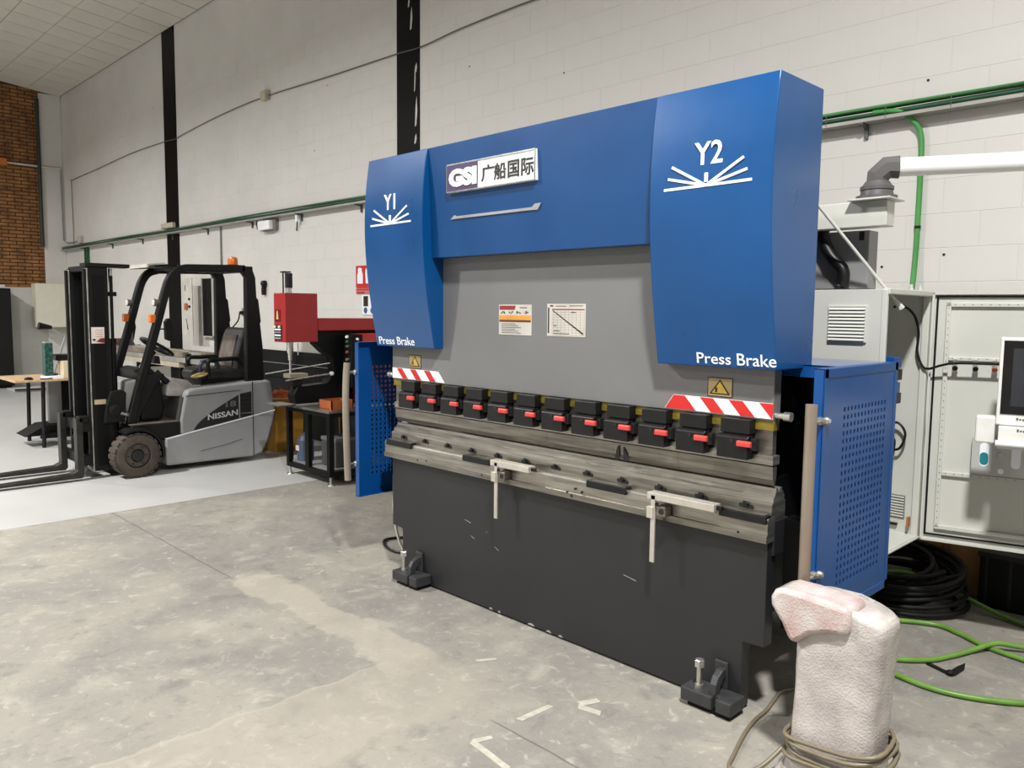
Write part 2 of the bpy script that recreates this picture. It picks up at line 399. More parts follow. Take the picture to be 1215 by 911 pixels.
# keyhole slots of the die rail with clamp screws
for k in range(12):
    x = -3.782+k*.2037
    s = obj('rail_slot', MB().prism([(x-.032,.846),(x-.026,.838),(x+.03,.836),(x+.036,.844),(x+.03,.853),(x+.008,.855),(x+.006,.864),(x-.012,.866),(x-.016,.856),(x-.028,.855)], 'y', 2.8205, 2.8225), BLACKP, rail)
    obj('clamp_screw', MB().cyl((x+.004, 2.806, .853), (x+.004, 2.822, .853), .009, 10), BLKPL, rail)
for k, x in enumerate([-3.60,-3.52,-3.05,-2.45,-2.40,-2.36,-2.42,-1.55,-1.95,-2.88]):
    z = [.742,.748,.74,.75,.775,.765,.738,.745,.757,.79][k]
    obj('screw_hole', MB().cyl((x, 2.7815, z), (x, 2.784 if z < .75 else 2.792, z), .0055 if k != 6 else .008, 8), BLACKP, bar)
# black hand-hold blocks on the front bar
for x0, x1 in [(-3.90,-3.66),(-3.20,-2.99),(-2.327,-2.10),(-1.635,-1.432)]:
    o = obj('slide_block', MB().prism([(2.776,.797),(2.80,.797),(2.825,.826),(2.80,.83),(2.776,.828)], 'x', x0, x1), BLKPL, pb, bevel=.002)
    obj('top_strip', MB().box(x0+.01, x1-.01, 2.786, 2.818, .829, .832), STEEL2, o)
# two front sheet supports
SUP = M('satin_aluminium', (202, 197, 188), .38, .6, .05, 18)
for xs, xe, xv in [(-2.935,-2.66,-2.893),(-1.955,-1.632,-1.924)]:
    o = obj('sheet_support', MB().box(xs, xe, 2.735, 2.785, .815, .845), SUP, pb, bevel=.002)
    obj('hanging_bar', MB().box(xv-.011, xv+.011, 2.735, 2.743, .545, .835), SUP, o, bevel=.001)
    obj('clamp_block', MB().box(xv-.028, xv+.005, 2.728, 2.75, .735, .785), SUP, o, bevel=.002)
    obj('knuckle', MB().box(xv+.012, xv+.06, 2.74, 2.784, .748, .792), STEEL2, o, bevel=.003)
    obj('knuckle_bore', MB().cyl((xv+.04, 2.738, .77), (xv+.04, 2.741, .77), .013, 12), BLACKP, o)
    obj('set_screw', MB().cyl((xv+.02, 2.732, .80), (xv+.02, 2.74, .80), .008, 10), BLKPL, o)
    obj('stop_tip', MB().box(xe, xe+.022, 2.752, 2.77, .823, .838), BLKPL, o)
# ram, adaptor, clamps, punches
ram = obj('ram', MB().box(-3.883, -1.438, Y0, Y0+.055, 1.195, 2.3), GREY, pb, bevel=.002)
for sx, x0, x1 in ((1, -1.438, -1.375), (-1, -3.945, -3.883)):
    o = obj('ram_stud', MB().lathe((x0, 2.835, 1.214), 'x', [(0, .012), (.035, .012), (.036, .018), (x1-x0, .018)] if sx > 0 else [(0, .018), (.027, .018), (.028, .012), (x1-x0, .012)]), CHROME, pb, smooth=30)
OLIVE = M('zinc_yellow_adaptor', (128, 112, 40), .45, .3, .12, 20)
obj('adaptor_rail', MB().box(-3.883, -1.438, Y0+.008, Y0+.05, 1.155, 1.195), OLIVE, pb)
obj('adaptor_lower_rail', MB().box(-3.87, -1.445, Y0+.016, Y0+.046, 1.022, 1.155), STEEL2, pb)
obj('clamp_rail', MB().box(-3.86, -1.43, Y0-.004, Y0+.05, 1.022, 1.058), STEEL, pb, bevel=.002)
LEV = M('red_lever_plastic', (196, 62, 58), .4)
first = None
for k in range(12):
    x = -3.752+k*.1918
    if first is None:
        c = obj('tool_clamp', MB().box(x, x+.128, Y0-.036, Y0+.016, 1.136, 1.193), BLKPL, pb, bevel=.003)
        kids = [obj('clamp_jaw', MB().prism([(2.765,1.038),(2.81,1.038),(2.81,1.130),(2.775,1.130),(2.765,1.120)], 'x', x-.006, x+.128), BLKPL, c, bevel=.003),
                obj('clamp_hinge', MB().box(x+.01, x+.12, Y0-.03, Y0+.015, 1.128, 1.138), BLACK, c),
                obj('lever', MB().prism([(2.752,1.090),(2.768,1.088),(2.768,1.112),(2.756,1.112),(2.752,1.108)], 'x', x+.086, x+.146), LEV, c, bevel=.004),
                obj('lever_tail', MB().box(x+.129, x+.15, 2.785, 2.815, 1.075, 1.12), BLACKP, c),
                obj('jaw_screw', MB().cyl((x+.06, 2.762, 1.108), (x+.06, 2.768, 1.108), .008, 10), BLACKP, c)]
        first = c, kids, x
    else:
        c = first[0].copy(); COL.objects.link(c); c.location = (x-first[2], 0, 0)
        for q in first[1]:
            d = q.copy(); COL.objects.link(d); d.parent = c
xs = [-3.862, -3.45, -2.62, -2.205, -1.86, -1.433]
for a, b in zip(xs, xs[1:]):
    obj('punch', MB().prism([(2.818,1.017),(2.85,1.017),(2.85,.98),(2.842,.94),(2.838,.94),(2.822,.965)], 'x', a+.0005, b-.0005), STEEL2, pb)
obj('punch_gap_strip', MB().box(-3.86, -1.433, 2.83, 2.85, 1.0165, 1.0225), BLACKP, pb)
for pl in ([(-2.196,.942),(-2.169,.942),(-2.169,1.008),(-2.182,1.0)], [(-2.147,.942),(-2.115,.942),(-2.132,.985),(-2.147,1.004)]):
    obj('horn_relief', MB().prism(pl, 'y', 2.8155, 2.8195), BLACKP, pb)
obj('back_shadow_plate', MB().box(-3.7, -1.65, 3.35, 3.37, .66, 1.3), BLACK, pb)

# blue covers
zz = [2.462, 2.26, 2.17, 1.97, 1.82, 1.61, 1.392]; yy_ = [2.70, 2.675, 2.667, 2.669, 2.682, 2.711, 2.752]
pf = np.polyfit(zz, yy_, 4)
fy = lambda z: float(np.polyval(pf, z))
prof = [(fy(z), z) for z in np.linspace(2.464, 1.392, 26)]+[(3.045, 1.392), (3.045, 2.464)]
def cover(x0, x1):
    return obj('cylinder_cover', MB().prism(prof, 'x', x0, x1), BLUE, pb, bevel=.0035, smooth=25)
cv1 = cover(-3.951, -3.41); cv2 = cover(-1.931, -1.401)
beam = obj('beam_cover', MB().prism([(2.708,2.466),(2.735,1.886),(2.80,1.886),(2.80,1.895),(3.04,1.895),(3.04,2.466)], 'x', -3.409, -1.932), M('beam_blue_paint', (2, 64, 119), .33, 0, .05, 3, .03, 120), pb, bevel=.003)
def fan(cov, cx):
    f = fy(2.13)-.0015; cnt = [0]
    def ray(p, q, wd):
        p = Vector(p); q = Vector(q); d = (q-p).normalized(); n_ = Vector((-d.y, d.x))*wd/2
        pl = [tuple(p+n_), tuple(q+n_), tuple(q-n_), tuple(p-n_)]
        cnt[0] += 1; obj('angle_mark', MB().prism(pl, 'y', f-.0008-.0003*cnt[0], f+.012), WHITE, cov)
    for q in ((-.19, -.003), (.19, .0), (-.172, .038), (.17, .04), (-.155, .082), (.154, .084)):
        ray((cx, 2.085), (cx+q[0], 2.087+q[1]), .010)
    ray((cx, 2.098), (cx, 2.132), .014)
fan(cv2, -1.671); fan(cv1, -3.697)
text('axis_lettering', 'Y2', WHITE, cv2, (-1.727, fy(2.2)-.0005, 2.163), (1,0,0), (0,0,1), .122, .086, .003, .012)
text('axis_lettering', 'Y1', WHITE, cv1, (-3.757, fy(2.2)-.0005, 2.163), (1,0,0), (0,0,1), .105, .086, .003, .012)
sl = (fy(1.45)-fy(1.40))/.05
for cov, x in ((cv2, -1.737), (cv1, -3.918)):
    text('name_lettering', 'Press', WHITE, cov, (x, fy(1.404)-.0008, 1.404), (1,0,0), (0,sl,1), .150, .043, .002, 0)
    text('name_lettering', 'Brake', WHITE, cov, (x+.178, fy(1.404)-.0008, 1.404), (1,0,0), (0,sl,1), .160, .046, .002, 0)
# name plate on the beam
def by(z): return 2.735+(z-1.886)*(2.708-2.735)/(2.466-1.886)
pl = obj('name_plate', MB().box(-3.243, -2.605, by(2.28)-.017, by(2.28)+.012, 2.212, 2.356), M('plate_white', (226, 226, 226), .35), pb, bevel=.002)
yp = by(2.28)-.017
for a in ((-3.243, -2.605, 2.349, 2.356), (-3.243, -2.605, 2.212, 2.217), (-2.611, -2.605, 2.217, 2.349), (-3.243, -3.2395, 2.217, 2.349)):
    obj('plate_edge', MB().box(a[0], a[1], yp-.003, yp+.001, a[2], a[3]), CHROME, pl)
obj('plate_field', MB().box(-3.239, -3.003, yp-.0015, yp, 2.217, 2.349), M('plate_purple', (66, 52, 92), .4), pl)
DKP = M('plate_outline', (38, 34, 52), .5)
text('logo_outline', 'GSI', DKP, pl, (-3.226, yp-.0012, 2.232), (1,0,0), (0,0,1), .222, .099, .0012, .09)
text('logo_lettering', 'GSI', WHITE, pl, (-3.222, yp-.0022, 2.236), (1,0,0), (0,0,1), .214, .091, .003, .065)
for ch, x, wd in (('广', -2.975, .094), ('船', -2.883, .084), ('国', -2.786, .076), ('际', -2.695, .081)):
    text('plate_lettering', ch, BLACKP, pl, (x, yp-.0008, 2.240), (1,0,0), (0,0,1), wd, .080, .0015, .014)
obj('beam_emblem', MB().prism([(-3.236,2.078),(-3.205,2.099),(-3.193,2.092),(-2.645,2.092),(-2.624,2.107),(-2.584,2.107),(-2.606,2.077),(-2.655,2.079),(-3.191,2.079)], 'y', by(2.09)-.006, by(2.09)+.01), M('emblem_grey', (150, 152, 156), .4), pb)
# labels on the ram
PAPER = M('label_paper', (188, 184, 176), .55); INK = M('label_ink', (40, 38, 38), .6); TAN = M('label_tan', (170, 148, 104), .55); DRED = M('label_red', (126, 36, 38), .55)
yl = Y0-.0015
def strips(par, mat, lst, dep=.0006, y=None):
    for x0, x1, z0, z1 in lst: obj('print', MB().box(x0, x1, (y or yl)-dep, y or yl, z0, z1), mat, par)
lb = obj('warning_label', MB().box(-2.96, -2.727, yl, Y0+.001, 1.484, 1.636), PAPER, pb)
obj('print', MB().prism([(-2.955,1.610),(-2.845,1.610),(-2.838,1.631),(-2.955,1.631)], 'y', yl-.0006, yl), DRED, lb)
strips(lb, M('label_amber', (206, 146, 52), .55), [(-2.957,-2.73,1.560,1.583)]); strips(lb, M('label_brown', (92, 40, 24), .55), [(-2.957,-2.732,1.549,1.559)])
strips(lb, INK, [(-2.81,-2.76,1.619,1.623)]+[(-2.94,-2.84+.02*(i % 3), 1.538-.009*i, 1.5405-.009*i) for i in range(6)])
for i, x in enumerate((-2.945, -2.888, -2.833, -2.78)):
    for q in range(3): strips(lb, INK, [(x+.011*q, x+.011*q+.008, 1.590+.004*((q+i) % 2), 1.597+.004*((q*2+i) % 3))])
lc = obj('tonnage_chart', MB().box(-2.622, -2.38, yl, Y0+.001, 1.486, 1.64), PAPER, pb)
strips(lc, INK, [(-2.617,-2.608,1.50,1.622),(-2.603,-2.583,1.627,1.634),(-2.57,-2.50,1.628,1.631),(-2.48,-2.395,1.629,1.632),(-2.47,-2.44,1.598,1.602),(-2.58,-2.54,1.51,1.513),(-2.58,-2.48,1.497,1.50),(-2.58,-2.56,1.535,1.538)])
strips(lc, DRED, [(-2.59,-2.386,1.611,1.616)])
GRID = M('chart_grid', (150, 142, 138), .6)
strips(lc, GRID, [(-2.59,-2.386,1.492+.012*i,1.493+.012*i) for i in range(10)]+[(-2.58+.024*i,-2.579+.024*i,1.492,1.61) for i in range(9)])
for i in range(9):
    a = i/8
    obj('print', MB().prism([(-2.585+.19*a*.9, 1.610-.095*a), (-2.585+.19*(a*.9+.11), 1.610-.095*(a+.11)), (-2.585+.19*(a*.9+.11), 1.605-.099*(a+.11)), (-2.585+.19*a*.9, 1.605-.099*a)], 'y', yl-.0007, yl), INK, lc)
for x0 in (-1.727, -3.72):
    lt = obj('hazard_label', MB().box(x0, x0+.114, yl, Y0+.001, 1.268, 1.346), M('label_black_edge', (36, 34, 30), .5), pb)
    obj('print', MB().box(x0+.004, x0+.110, yl-.0006, yl, 1.272, 1.342), TAN, lt)
    obj('print', MB().prism([(x0+.010,1.278),(x0+.104,1.278),(x0+.057,1.339)], 'y', yl-.0012, yl-.0005), INK, lt)
    obj('print', MB().prism([(x0+.022,1.2835),(x0+.092,1.2835),(x0+.057,1.329)], 'y', yl-.0018, yl-.0011), YELLOW, lt)
    obj('print', MB().prism([(x0+.036,1.286),(x0+.045,1.286),(x0+.047,1.302),(x0+.042,1.308),(x0+.036,1.302)], 'y', yl-.0024, yl-.0017), INK, lt)
    obj('print', MB().prism([(x0+.048,1.286),(x0+.075,1.286),(x0+.066,1.304),(x0+.054,1.300)], 'y', yl-.0024, yl-.0017), M('label_sand', (206, 172, 92), .6), lt)
# red and white hazard strips
hz = obj('hazard_strip', MB().prism([(-1.932,1.201),(-1.44,1.201),(-1.44,1.261),(-1.888,1.261)], 'y', yl, Y0+.001), WHITE, pb)
for x in (-1.895, -1.762, -1.630, -1.498):
    obj('red_band', MB().prism([(x, 1.260) if x > -1.89 else (x+.008,1.260), (x+.062, 1.260), (min(x+.116, -1.441), 1.202), (x+.054, 1.202) if x > -1.89 else (x-.034, 1.202)], 'y', yl-.0006, yl), RED, hz)
hz = obj('hazard_strip', MB().prism([(-3.882,1.201),(-3.396,1.201),(-3.452,1.261),(-3.882,1.261)], 'y', yl, Y0+.001), WHITE, pb)
for x in (-3.84, -3.712, -3.582):
    obj('red_band', MB().prism([(x, 1.260), (x+.054, 1.260), (x+.110, 1.202), (x+.056, 1.202)], 'y', yl-.0006, yl), RED, hz)

# levelling feet
IRON = M('cast_iron_black', (56, 56, 58), .5, .2, .12, 20, .12, 140)
for x in (-1.625, -3.625):
    o = obj('levelling_foot', MB().prism([(x-.115,2.70),(x+.03,2.70),(x+.03,2.73),(x+.048,2.73),(x+.048,2.70),(x+.115,2.70),(x+.115,Y0-.002),(x-.115,Y0-.002)], 'z', .022, .078), IRON, pb, bevel=.006)
    obj('foot_pad', MB().box(x-.09, x+.10, 2.72, Y0-.004, .0, .024), BLACK, o)
    arc = [(x-.035+.0*t, 2.70+.06*0+.0, 0) for t in range(1)]
    ps = [(x+.028, 2.735+.055*math.cos(a), .078+.075*math.sin(a)) for a in np.linspace(math.pi, 0, 9)]
    obj('lifting_lug', MB().prism([(2.72,.076),(2.725,.12),(2.745,.150),(2.775,.165),(2.812,.168),(2.812,.135),(2.785,.128),(2.765,.105),(2.76,.076)], 'x', x+.005, x+.035), IRON, o, bevel=.005)
    obj('lug_back', MB().box(x-.02, x+.04, Y0-.014, Y0-.001, .078, .19), IRON, o, bevel=.004)
    b_ = obj('jack_bolt', MB().lathe((x-.055, 2.745, .078), 'z', [(0, .018), (.012, .018), (.0121, .011), (.092, .011)]), CHROME, o, smooth=30)
    obj('bolt_head', MB().lathe((x-.055, 2.745, .165), 'z', [(0, .021), (.026, .021), (.03, .017)], 6), CHROME, o)

# side guards
def guard(xs, sgn, wires):
    """xs: sheet plane, sgn: +1 the flanges turn towards -X (right guard), -1 towards +X"""
    dy = 0 if sgn > 0 else -.05
    ya, yb, za, zb = 2.765+dy, 3.46, .447, 1.408
    yl_ = [ya]; zl = [za]
    for k in range(13): yl_ += [2.943+dy*2.2+k*.0325, 2.943+dy*2.2+k*.0325+.0155]
    for k in range(23): zl += [.572+k*.0304, .572+k*.0304+.0165]
    yl_.append(yb); zl.append(zb)
    V = [(xs, y, z) for z in zl for y in yl_]; n_ = len(yl_); F = []
    for i in range(len(zl)-1):
        for j in range(n_-1):
            if i % 2 == 1 and j % 2 == 1: continue
            F.append((i*n_+j, i*n_+j+1, (i+1)*n_+j+1, (i+1)*n_+j))
    me = MB().add(V, F)
    g = obj('side_guard', me, DKBLUE, pb, recalc=False)
    md = g.modifiers.new('thickness', 'SOLIDIFY'); md.thickness = .003; md.offset = 0
    xi = xs-sgn*.036
    for a in ((ya, ya+.003, za, zb), (yb-.003, yb, za, zb), (ya, yb, zb-.003, zb), (ya, yb, za, za+.003)):
        obj('flange', MB().box(xs, xi, *a), DKBLUE, g)
    for a in ((ya, ya+.03, za, zb), (ya, yb, zb-.035, zb), (ya, yb, za, za+.035), (yb-.03, yb, za, zb)):
        obj('pressed_border', MB().box(xs-.001*sgn, xs+.004*sgn, *a), DKBLUE, g, bevel=.002)
    o = obj('top_plate', MB().box(xs-sgn*.002, xs-sgn*.40, 2.97, yb, zb-.006, zb-.001), M('glossy_guard_blue', (2, 68, 142), .10), g)
    obj('top_flange', MB().box(xs-sgn*.002, xs-sgn*.40, 2.97, 2.974, zb-.05, zb-.002), DKBLUE, g)
    if sgn > 0: obj('guard_back', MB().box(xs-.002, xs-.34, yb-.006, yb-.003, za, zb-.006), DKBLUE, g)
    TUBE = M('weathered_tube', (158, 150, 138), .4, .5, .10, 5, stretch=(1, 1, .3), col2=(132, 112, 98))
    xt = xs-sgn*.012
    py = 2.70+dy
    pts = [(xt, py, .56), (xt, py-.008, .8), (xt, py-.012, 1.02), (xt, py-.008, 1.18), (xt, py, 1.283)] if sgn < 0 else [(xt, 2.70, .53), (xt, 2.70, 1.285)]
    obj('handle_tube', MB().tube(curve_pts(pts, 5), .0205, 16), TUBE, g, smooth=40)
    for z in (.655, 1.222):
        obj('tube_bolt', MB().lathe((xt+sgn*.008, 2.712+dy, z), 'y', [(0, .008), (.045, .008), (.0451, .015), (.062, .015)], 12), CHROME, g, smooth=30)
        obj('dome_nut', MB().lathe((xs, 2.785+dy, z), 'x', [(0, .015), (.012*sgn, .014), (.02*sgn, .008)], 14), CHROME, g, smooth=50)
    return g
guard(-1.225, 1, False); guard(-4.135, -1, True)
# oil tank and corrugated hose behind the cover
TANK = M('tank_grey', (128, 128, 130), .45, 0, .04)
o = obj('valve_box', MB().box(-2.3, -1.479, 3.745, 3.85, 1.722, 1.99), TANK, pb, bevel=.004)
obj('box_port', MB().box(-1.525, -1.502, 3.7435, 3.746, 1.945, 1.985), BLACKP, o)
hp = curve_pts([(-1.678, 3.70, 2.013), (-1.676, 3.70, 1.991), (-1.665, 3.70, 1.931), (-1.626, 3.70, 1.867), (-1.579, 3.70, 1.817), (-1.570, 3.70, 1.771), (-1.587, 3.70, 1.733)], 12)
rr_ = [.026+.003*(i % 2) for i in range(len(hp))]
obj('corrugated_hose', MB().tube(hp, rr_, 12), BLKPL, pb, smooth=80)
# cables hanging below the left guard
for pts, mt, nm in (([(-4.10, 3.06, .55), (-4.11, 3.05, .3), (-4.10, 3.12, .08), (-4.05, 3.2, .012), (-4.2, 3.3, .011), (-4.4, 3.3, .011), (-4.45, 3.15, .011), (-4.2, 3.05, .011), (-3.9, 3.2, .011)], BLKPL, 'guard_cable'),
                    ([(-4.10, 2.98, .55), (-4.10, 2.98, .3), (-4.06, 3.0, .1), (-3.98, 3.04, .012), (-3.8, 3.1, .011)], PIPEW, 'guard_cable')):
    obj(nm, MB().tube(curve_pts(pts, 8), .009, 8), mt, pb, smooth=60)

# ================================================================== ELECTRICAL CABINET (on the right side frame)
XC, YN, YF, ZB, ZT = -1.333, 3.60, 4.17, .50, 1.715
cab = thing('electrical_cabinet', (XC-.15, (YN+YF)/2, ZB), 'light grey electrical cabinet with louvred vent and wide open door beside the press brake', 'cabinet')
SHELL = M('cabinet_grey_enamel', (188, 189, 183), .42, 0, .03, 3)
XB = -1.568
obj('near_wall', MB().box(-1.72, XC, YN, YN+.012, 1.37, ZT).box(-1.565, XC, YN, YN+.012, ZB, 1.37), SHELL, cab, bevel=.002)
fw_ = obj('far_wall', MB().box(XB, XC, YF-.012, YF, ZB, ZT), SHELL, cab)
obj('back_wall', MB().box(XB, XB+.01, YN+.012, YF-.012, ZB, ZT), SHELL, cab)
obj('cabinet_floor', MB().box(XB, XC, YN+.012, YF-.012, ZB, ZB+.01), CREAM, cab)
obj('cabinet_roof', MB().box(XB, XC, YN+.012, YF-.012, ZT-.01, ZT), CREAM, cab)
rim = obj('opening_rim', MB().box(XC-.022, XC+.003, YN-.003, YN+.018, ZB, ZT), CREAM, cab, bevel=.004)
obj('opening_rim', MB().box(XC-.030, XC+.002, YF-.03, YF+.004, ZB, ZT+.002), CREAM, cab, bevel=.004)
obj('opening_rim', MB().box(XC-.020, XC+.012, YN, YF, ZT-.022, ZT+.004), CREAM, cab, bevel=.004)
obj('opening_rim', MB().box(XC-.020, XC+.006, YN, YF, ZB-.004, ZB+.006), CREAM, cab, bevel=.003)
# louvred vent on the near wall
v = obj('vent', MB().box(-1.588, -1.412, YN-.010, YN, 1.478, 1.645), CREAM, cab, bevel=.003)
obj('vent_opening', MB().box(-1.580, -1.420, YN-.0115, YN-.0095, 1.486, 1.637), BLACKP, v)
for k in range(10):
    z = 1.487+k*.0153
    obj('slat', MB().prism([(YN-.018, z), (YN-.016, z-.002), (YN-.010, z+.008), (YN-.012, z+.010)], 'x', -1.581, -1.419), CREAM, v)
# lower vent and terminals inside on the far wall
v = obj('inner_vent', MB().box(-1.49, -1.40, YF-.018, YF-.012, .585, .70), M('vent_grey', (110, 110, 104), .5), cab)
for k in range(8): obj('slat', MB().box(-1.487, -1.403, YF-.022, YF-.018, .59+k*.014, .596+k*.014), CREAM, v)
for k, (y, z, mt) in enumerate([(3.80, 1.36, DKBLUE), (3.82, 1.30, BLKPL), (3.80, 1.24, DKBLUE), (3.82, 1.19, BLKPL)]):
    obj('contactor', MB().box(XB+.01, -1.36, y, y+.09, z, z+.05), mt, cab, bevel=.003)
obj('terminal_lead', MB().tube(curve_pts([(-1.52, 4.13, 1.02), (-1.45, 4.12, 1.07), (-1.405, 4.12, 1.02), (-1.43, 4.12, .94), (-1.5, 4.12, .93)], 8), .0065, 8), BLKPL, cab, smooth=60)
obj('terminal_lead', MB().tube(curve_pts([(-1.50, 4.13, 1.0), (-1.455, 4.12, .98), (-1.46, 4.12, .9)], 8), .0065, 8), BLKPL, cab, smooth=60)
obj('latch', MB().box(-1.49, -1.43, 4.14, 4.158, .545, .556), BLKPL, cab)
COP = M('copper_earth', (176, 120, 78), .5, .4)
obj('earth_strap', MB().box(XC-.045, XC-.036, YF-.05, YF-.02, .55, .60), COP, cab)
# roof fittings
for x in (-1.38, -1.36): obj('gland', MB().lathe((x, 4.02+(x+1.38)*3, ZT+.004), 'z', [(0, .012), (.012, .012), (.0121, .008), (.03, .008)], 10), CREAM, cab, smooth=30)
# door stay rod
obj('door_stay', MB().tube([(-1.741, 3.372, 2.296), (-1.345, 3.785, 1.645)], .008, 8), CREAM, cab, smooth=60)
obj('stay_end', MB().tube([(-1.358, 3.772, 1.668), (-1.338, 3.79, 1.632)], [.010, .017], 8), CREAM, cab)
# open door (hinged at the far edge, turned 14 degrees)
DA = math.radians(14.06); HC = (XC, YF, 0)
def dmb(s0, s1, d0, d1, z0, z1): return MB().box(XC+s0, XC+s1, YF-d1, YF-d0, z0, z1).rot(HC, 'Z', DA)
door = obj('door', dmb(.006, .63, -.002, .003, ZB-.005, ZT-.004), CREAM, cab)
obj('door_edge', dmb(.006, .014, 0, .022, ZB-.005, ZT-.004), CREAM, door); obj('door_edge', dmb(.622, .63, 0, .022, ZB-.005, ZT-.004), CREAM, door)
obj('door_edge', dmb(.006, .63, 0, .022, ZB-.005, ZB+.003), CREAM, door); obj('door_edge', dmb(.006, .63, 0, .022, ZT-.012, ZT-.004), CREAM, door)
for a in ((.022, .031, ZB+.03, ZT-.018), (.022, .61, ZT-.026, ZT-.018), (.022, .61, ZB+.024, ZB+.031)):
    obj('gasket', dmb(a[0], a[1], .003, .013, a[2], a[3]), RUBBER, door)
for a in ((.066, .086, .565, 1.665), (.066, .60, 1.645, 1.665), (.066, .60, .558, .578), (.086, .60, 1.388, 1.406), (.086, .60, .826, .846)):
    obj('stiffener', dmb(a[0], a[1], .003, .020, a[2], a[3]), CREAM, door, bevel=.002)
mb = MB()
for k in range(34):
    q = dmb(.074, .078, .0195, .0212, .58+k*.032, .586+k*.032); mb.add(q.v, q.f)
for k in range(14):
    for z in (1.653, .834, 1.396):
        q = dmb(.10+k*.036, .105+k*.036, .0195, .0212, z, z+.005); mb.add(q.v, q.f)
obj('punched_holes', mb, M('hole_grey', (120, 120, 114), .6), door)
for s, mt in ((.115, BLKPL), (.20, BLKPL), (.278, M('orange_clip', (196, 92, 56), .5))):
    obj('cable_clip', dmb(s-.008, s+.010, .02, .04, 1.335, 1.395), CHROME, door)
    q = MB().tube([(XC+s+.002, YF-.045, 1.352), (XC+s+.002, YF-.020, 1.352)], .012, 10).rot(HC, 'Z', DA)
    obj('clip_screw', q, mt, door)
cb = [(-1.372, 3.80, 1.640), (-1.40, 4.0, 1.645), (-1.385, 4.10, 1.60), (-1.372, 4.13, 1.52), (-1.374, 4.13, 1.43), (-1.35, 4.13, 1.363), (-1.318, 4.125, 1.345), (-1.26, 4.125, 1.365), (-1.20, 4.13, 1.378), (-1.05, 4.165, 1.382), (-.9, 4.2, 1.38)]
obj('door_cable', MB().tube(curve_pts(cb, 8), .006, 8), RUBBER, cab, smooth=60)
# document pocket with cut-outs
PK = M('pocket_grey', (178, 180, 176), .4)
pk = obj('document_pocket', dmb(.207, .56, .020, .050, .853, 1.03), PK, door, bevel=.002)
def oval(s, z0, z1, r, d0, d1):
    pts = [(s+r*math.cos(a), z1-r+r*math.sin(a)) for a in np.linspace(0, math.pi, 9)]+[(s+r*math.cos(a), z0+r+r*math.sin(a)) for a in np.linspace(math.pi, 2*math.pi, 9)]
    return MB().prism([(XC+a, b) for a, b in pts], 'y', YF-d1, YF-d0).rot(HC, 'Z', DA)
TEAL = M('teal_card', (18, 124, 140), .4)
obj('window_slot', oval(.259, .895, 1.008, .019, .049, .0512), WHITE, door)
obj('teal_card', oval(.259, .902, .962, .0175, .0505, .0522), TEAL, door)
obj('window_slot', oval(.386, .895, 1.008, .019, .049, .0512), WHITE, door)
obj('window_slot', oval(.329, .865, .89, .0125, .049, .0512), WHITE, door)
obj('pocket_button', MB().lathe((XC+.325, YF-.05, .955), 'y', [(0, .016), (-.004, .015), (-.005, .010)], 16).rot(HC, 'Z', DA), PK, door, smooth=40)

# ================================================================== CONTROL PENDANT ARM
pen = thing('control_pendant', (-1.45, 3.66, 1.99), 'swivel arm with white pipe, grey elbow and control screen hanging before the open cabinet door', 'control panel')
ch = obj('arm_channel', MB().box(-2.3, -1.36, 3.62, 3.71, 1.992, 2.105), CREAM, pen, bevel=.004)
obj('channel_lid', MB().box(-1.52, -1.335, 3.575, 3.755, 2.105, 2.113), CREAM, pen, bevel=.002)
GE = M('grey_elbow_plastic', (86, 84, 85), .5, 0, .05, 8, .04, 60)
ec = Vector((-1.425, 3.665, 2.113)); DP = Vector((.901, .433, 0))
obj('elbow_base', MB().lathe(ec, 'z', [(0, .086), (.014, .086), (.0145, .070), (.04, .066), (.0405, .070), (.055, .070), (.062, .060), (.078, .050)], 24), GE, pen, smooth=35)
e1 = ec+Vector((0, 0, .075)); e2 = ec+Vector((0, 0, .10)); pz = 2.250
e3 = Vector((ec.x, ec.y, pz))
pts = [e1, e2, e3+DP*.035, e3+DP*.085]
obj('elbow_bend', MB().tube(pts, [.048, .051, .052, .052], 8), GE, pen, smooth=30)
PW_ = M('white_arm_pipe', (232, 232, 230), .3, 0, .02)
obj('arm_pipe', MB().tube([e3+DP*.075, e3+DP*.86], .0405, 24), PW_, pen, smooth=40)
e4 = e3+DP*.82
obj('drop_pipe', MB().tube([e4+Vector((0, 0, .04)), Vector((e4.x, e4.y, 1.54))], .039, 20), PW_, pen, smooth=40)
PA = math.radians(13); HP = (-.965, 3.915, 0)
def pmb(a0, a1, d0, d1, z0, z1): return MB().box(HP[0]+a0, HP[0]+a1, HP[1]-d1, HP[1]-d0, z0, z1).rot(HP, 'Z', PA)
hm = obj('screen_housing', pmb(0, .48, -.07, 0, 1.13, 1.512), M('housing_white', (226, 226, 222), .4), pen, bevel=.006)
obj('screen_bezel', pmb(.014, .466, 0, .004, 1.180, 1.498), BLKPL, pen)
obj('screen', pmb(.050, .43, .004, .0055, 1.215, 1.465), M('dark_screen', (52, 54, 58), .12), pen)
obj('housing_neck', MB().box(e4.x-.06, e4.x+.06, e4.y-.06, e4.y+.05, 1.505, 1.56), PW_, pen, bevel=.005)
strips_ink = M('faint_print', (96, 94, 92), .6)
for a, z in ((.075, 1.158), (.08, 1.112)):
    for k in range(7): obj('print', pmb(a+k*.011, a+k*.011+.008, 0 if z > 1.13 else .03, .0008 if z > 1.13 else .0308, z-.004+(k % 2)*.001, z+.004+(k == 0)*.004), strips_ink, pen)
obj('keyboard_tray', pmb(.012, .48, -.06, .03, 1.03, 1.128), M('tray_white', (218, 218, 214), .42), pen, bevel=.004)
obj('tray_roll', MB().tube([(HP[0]+.004, HP[1]-.045, 1.055), (HP[0]+.48, HP[1]-.045, 1.055)], .014, 14).rot(HP, 'Z', PA), PW_, pen, smooth=40)
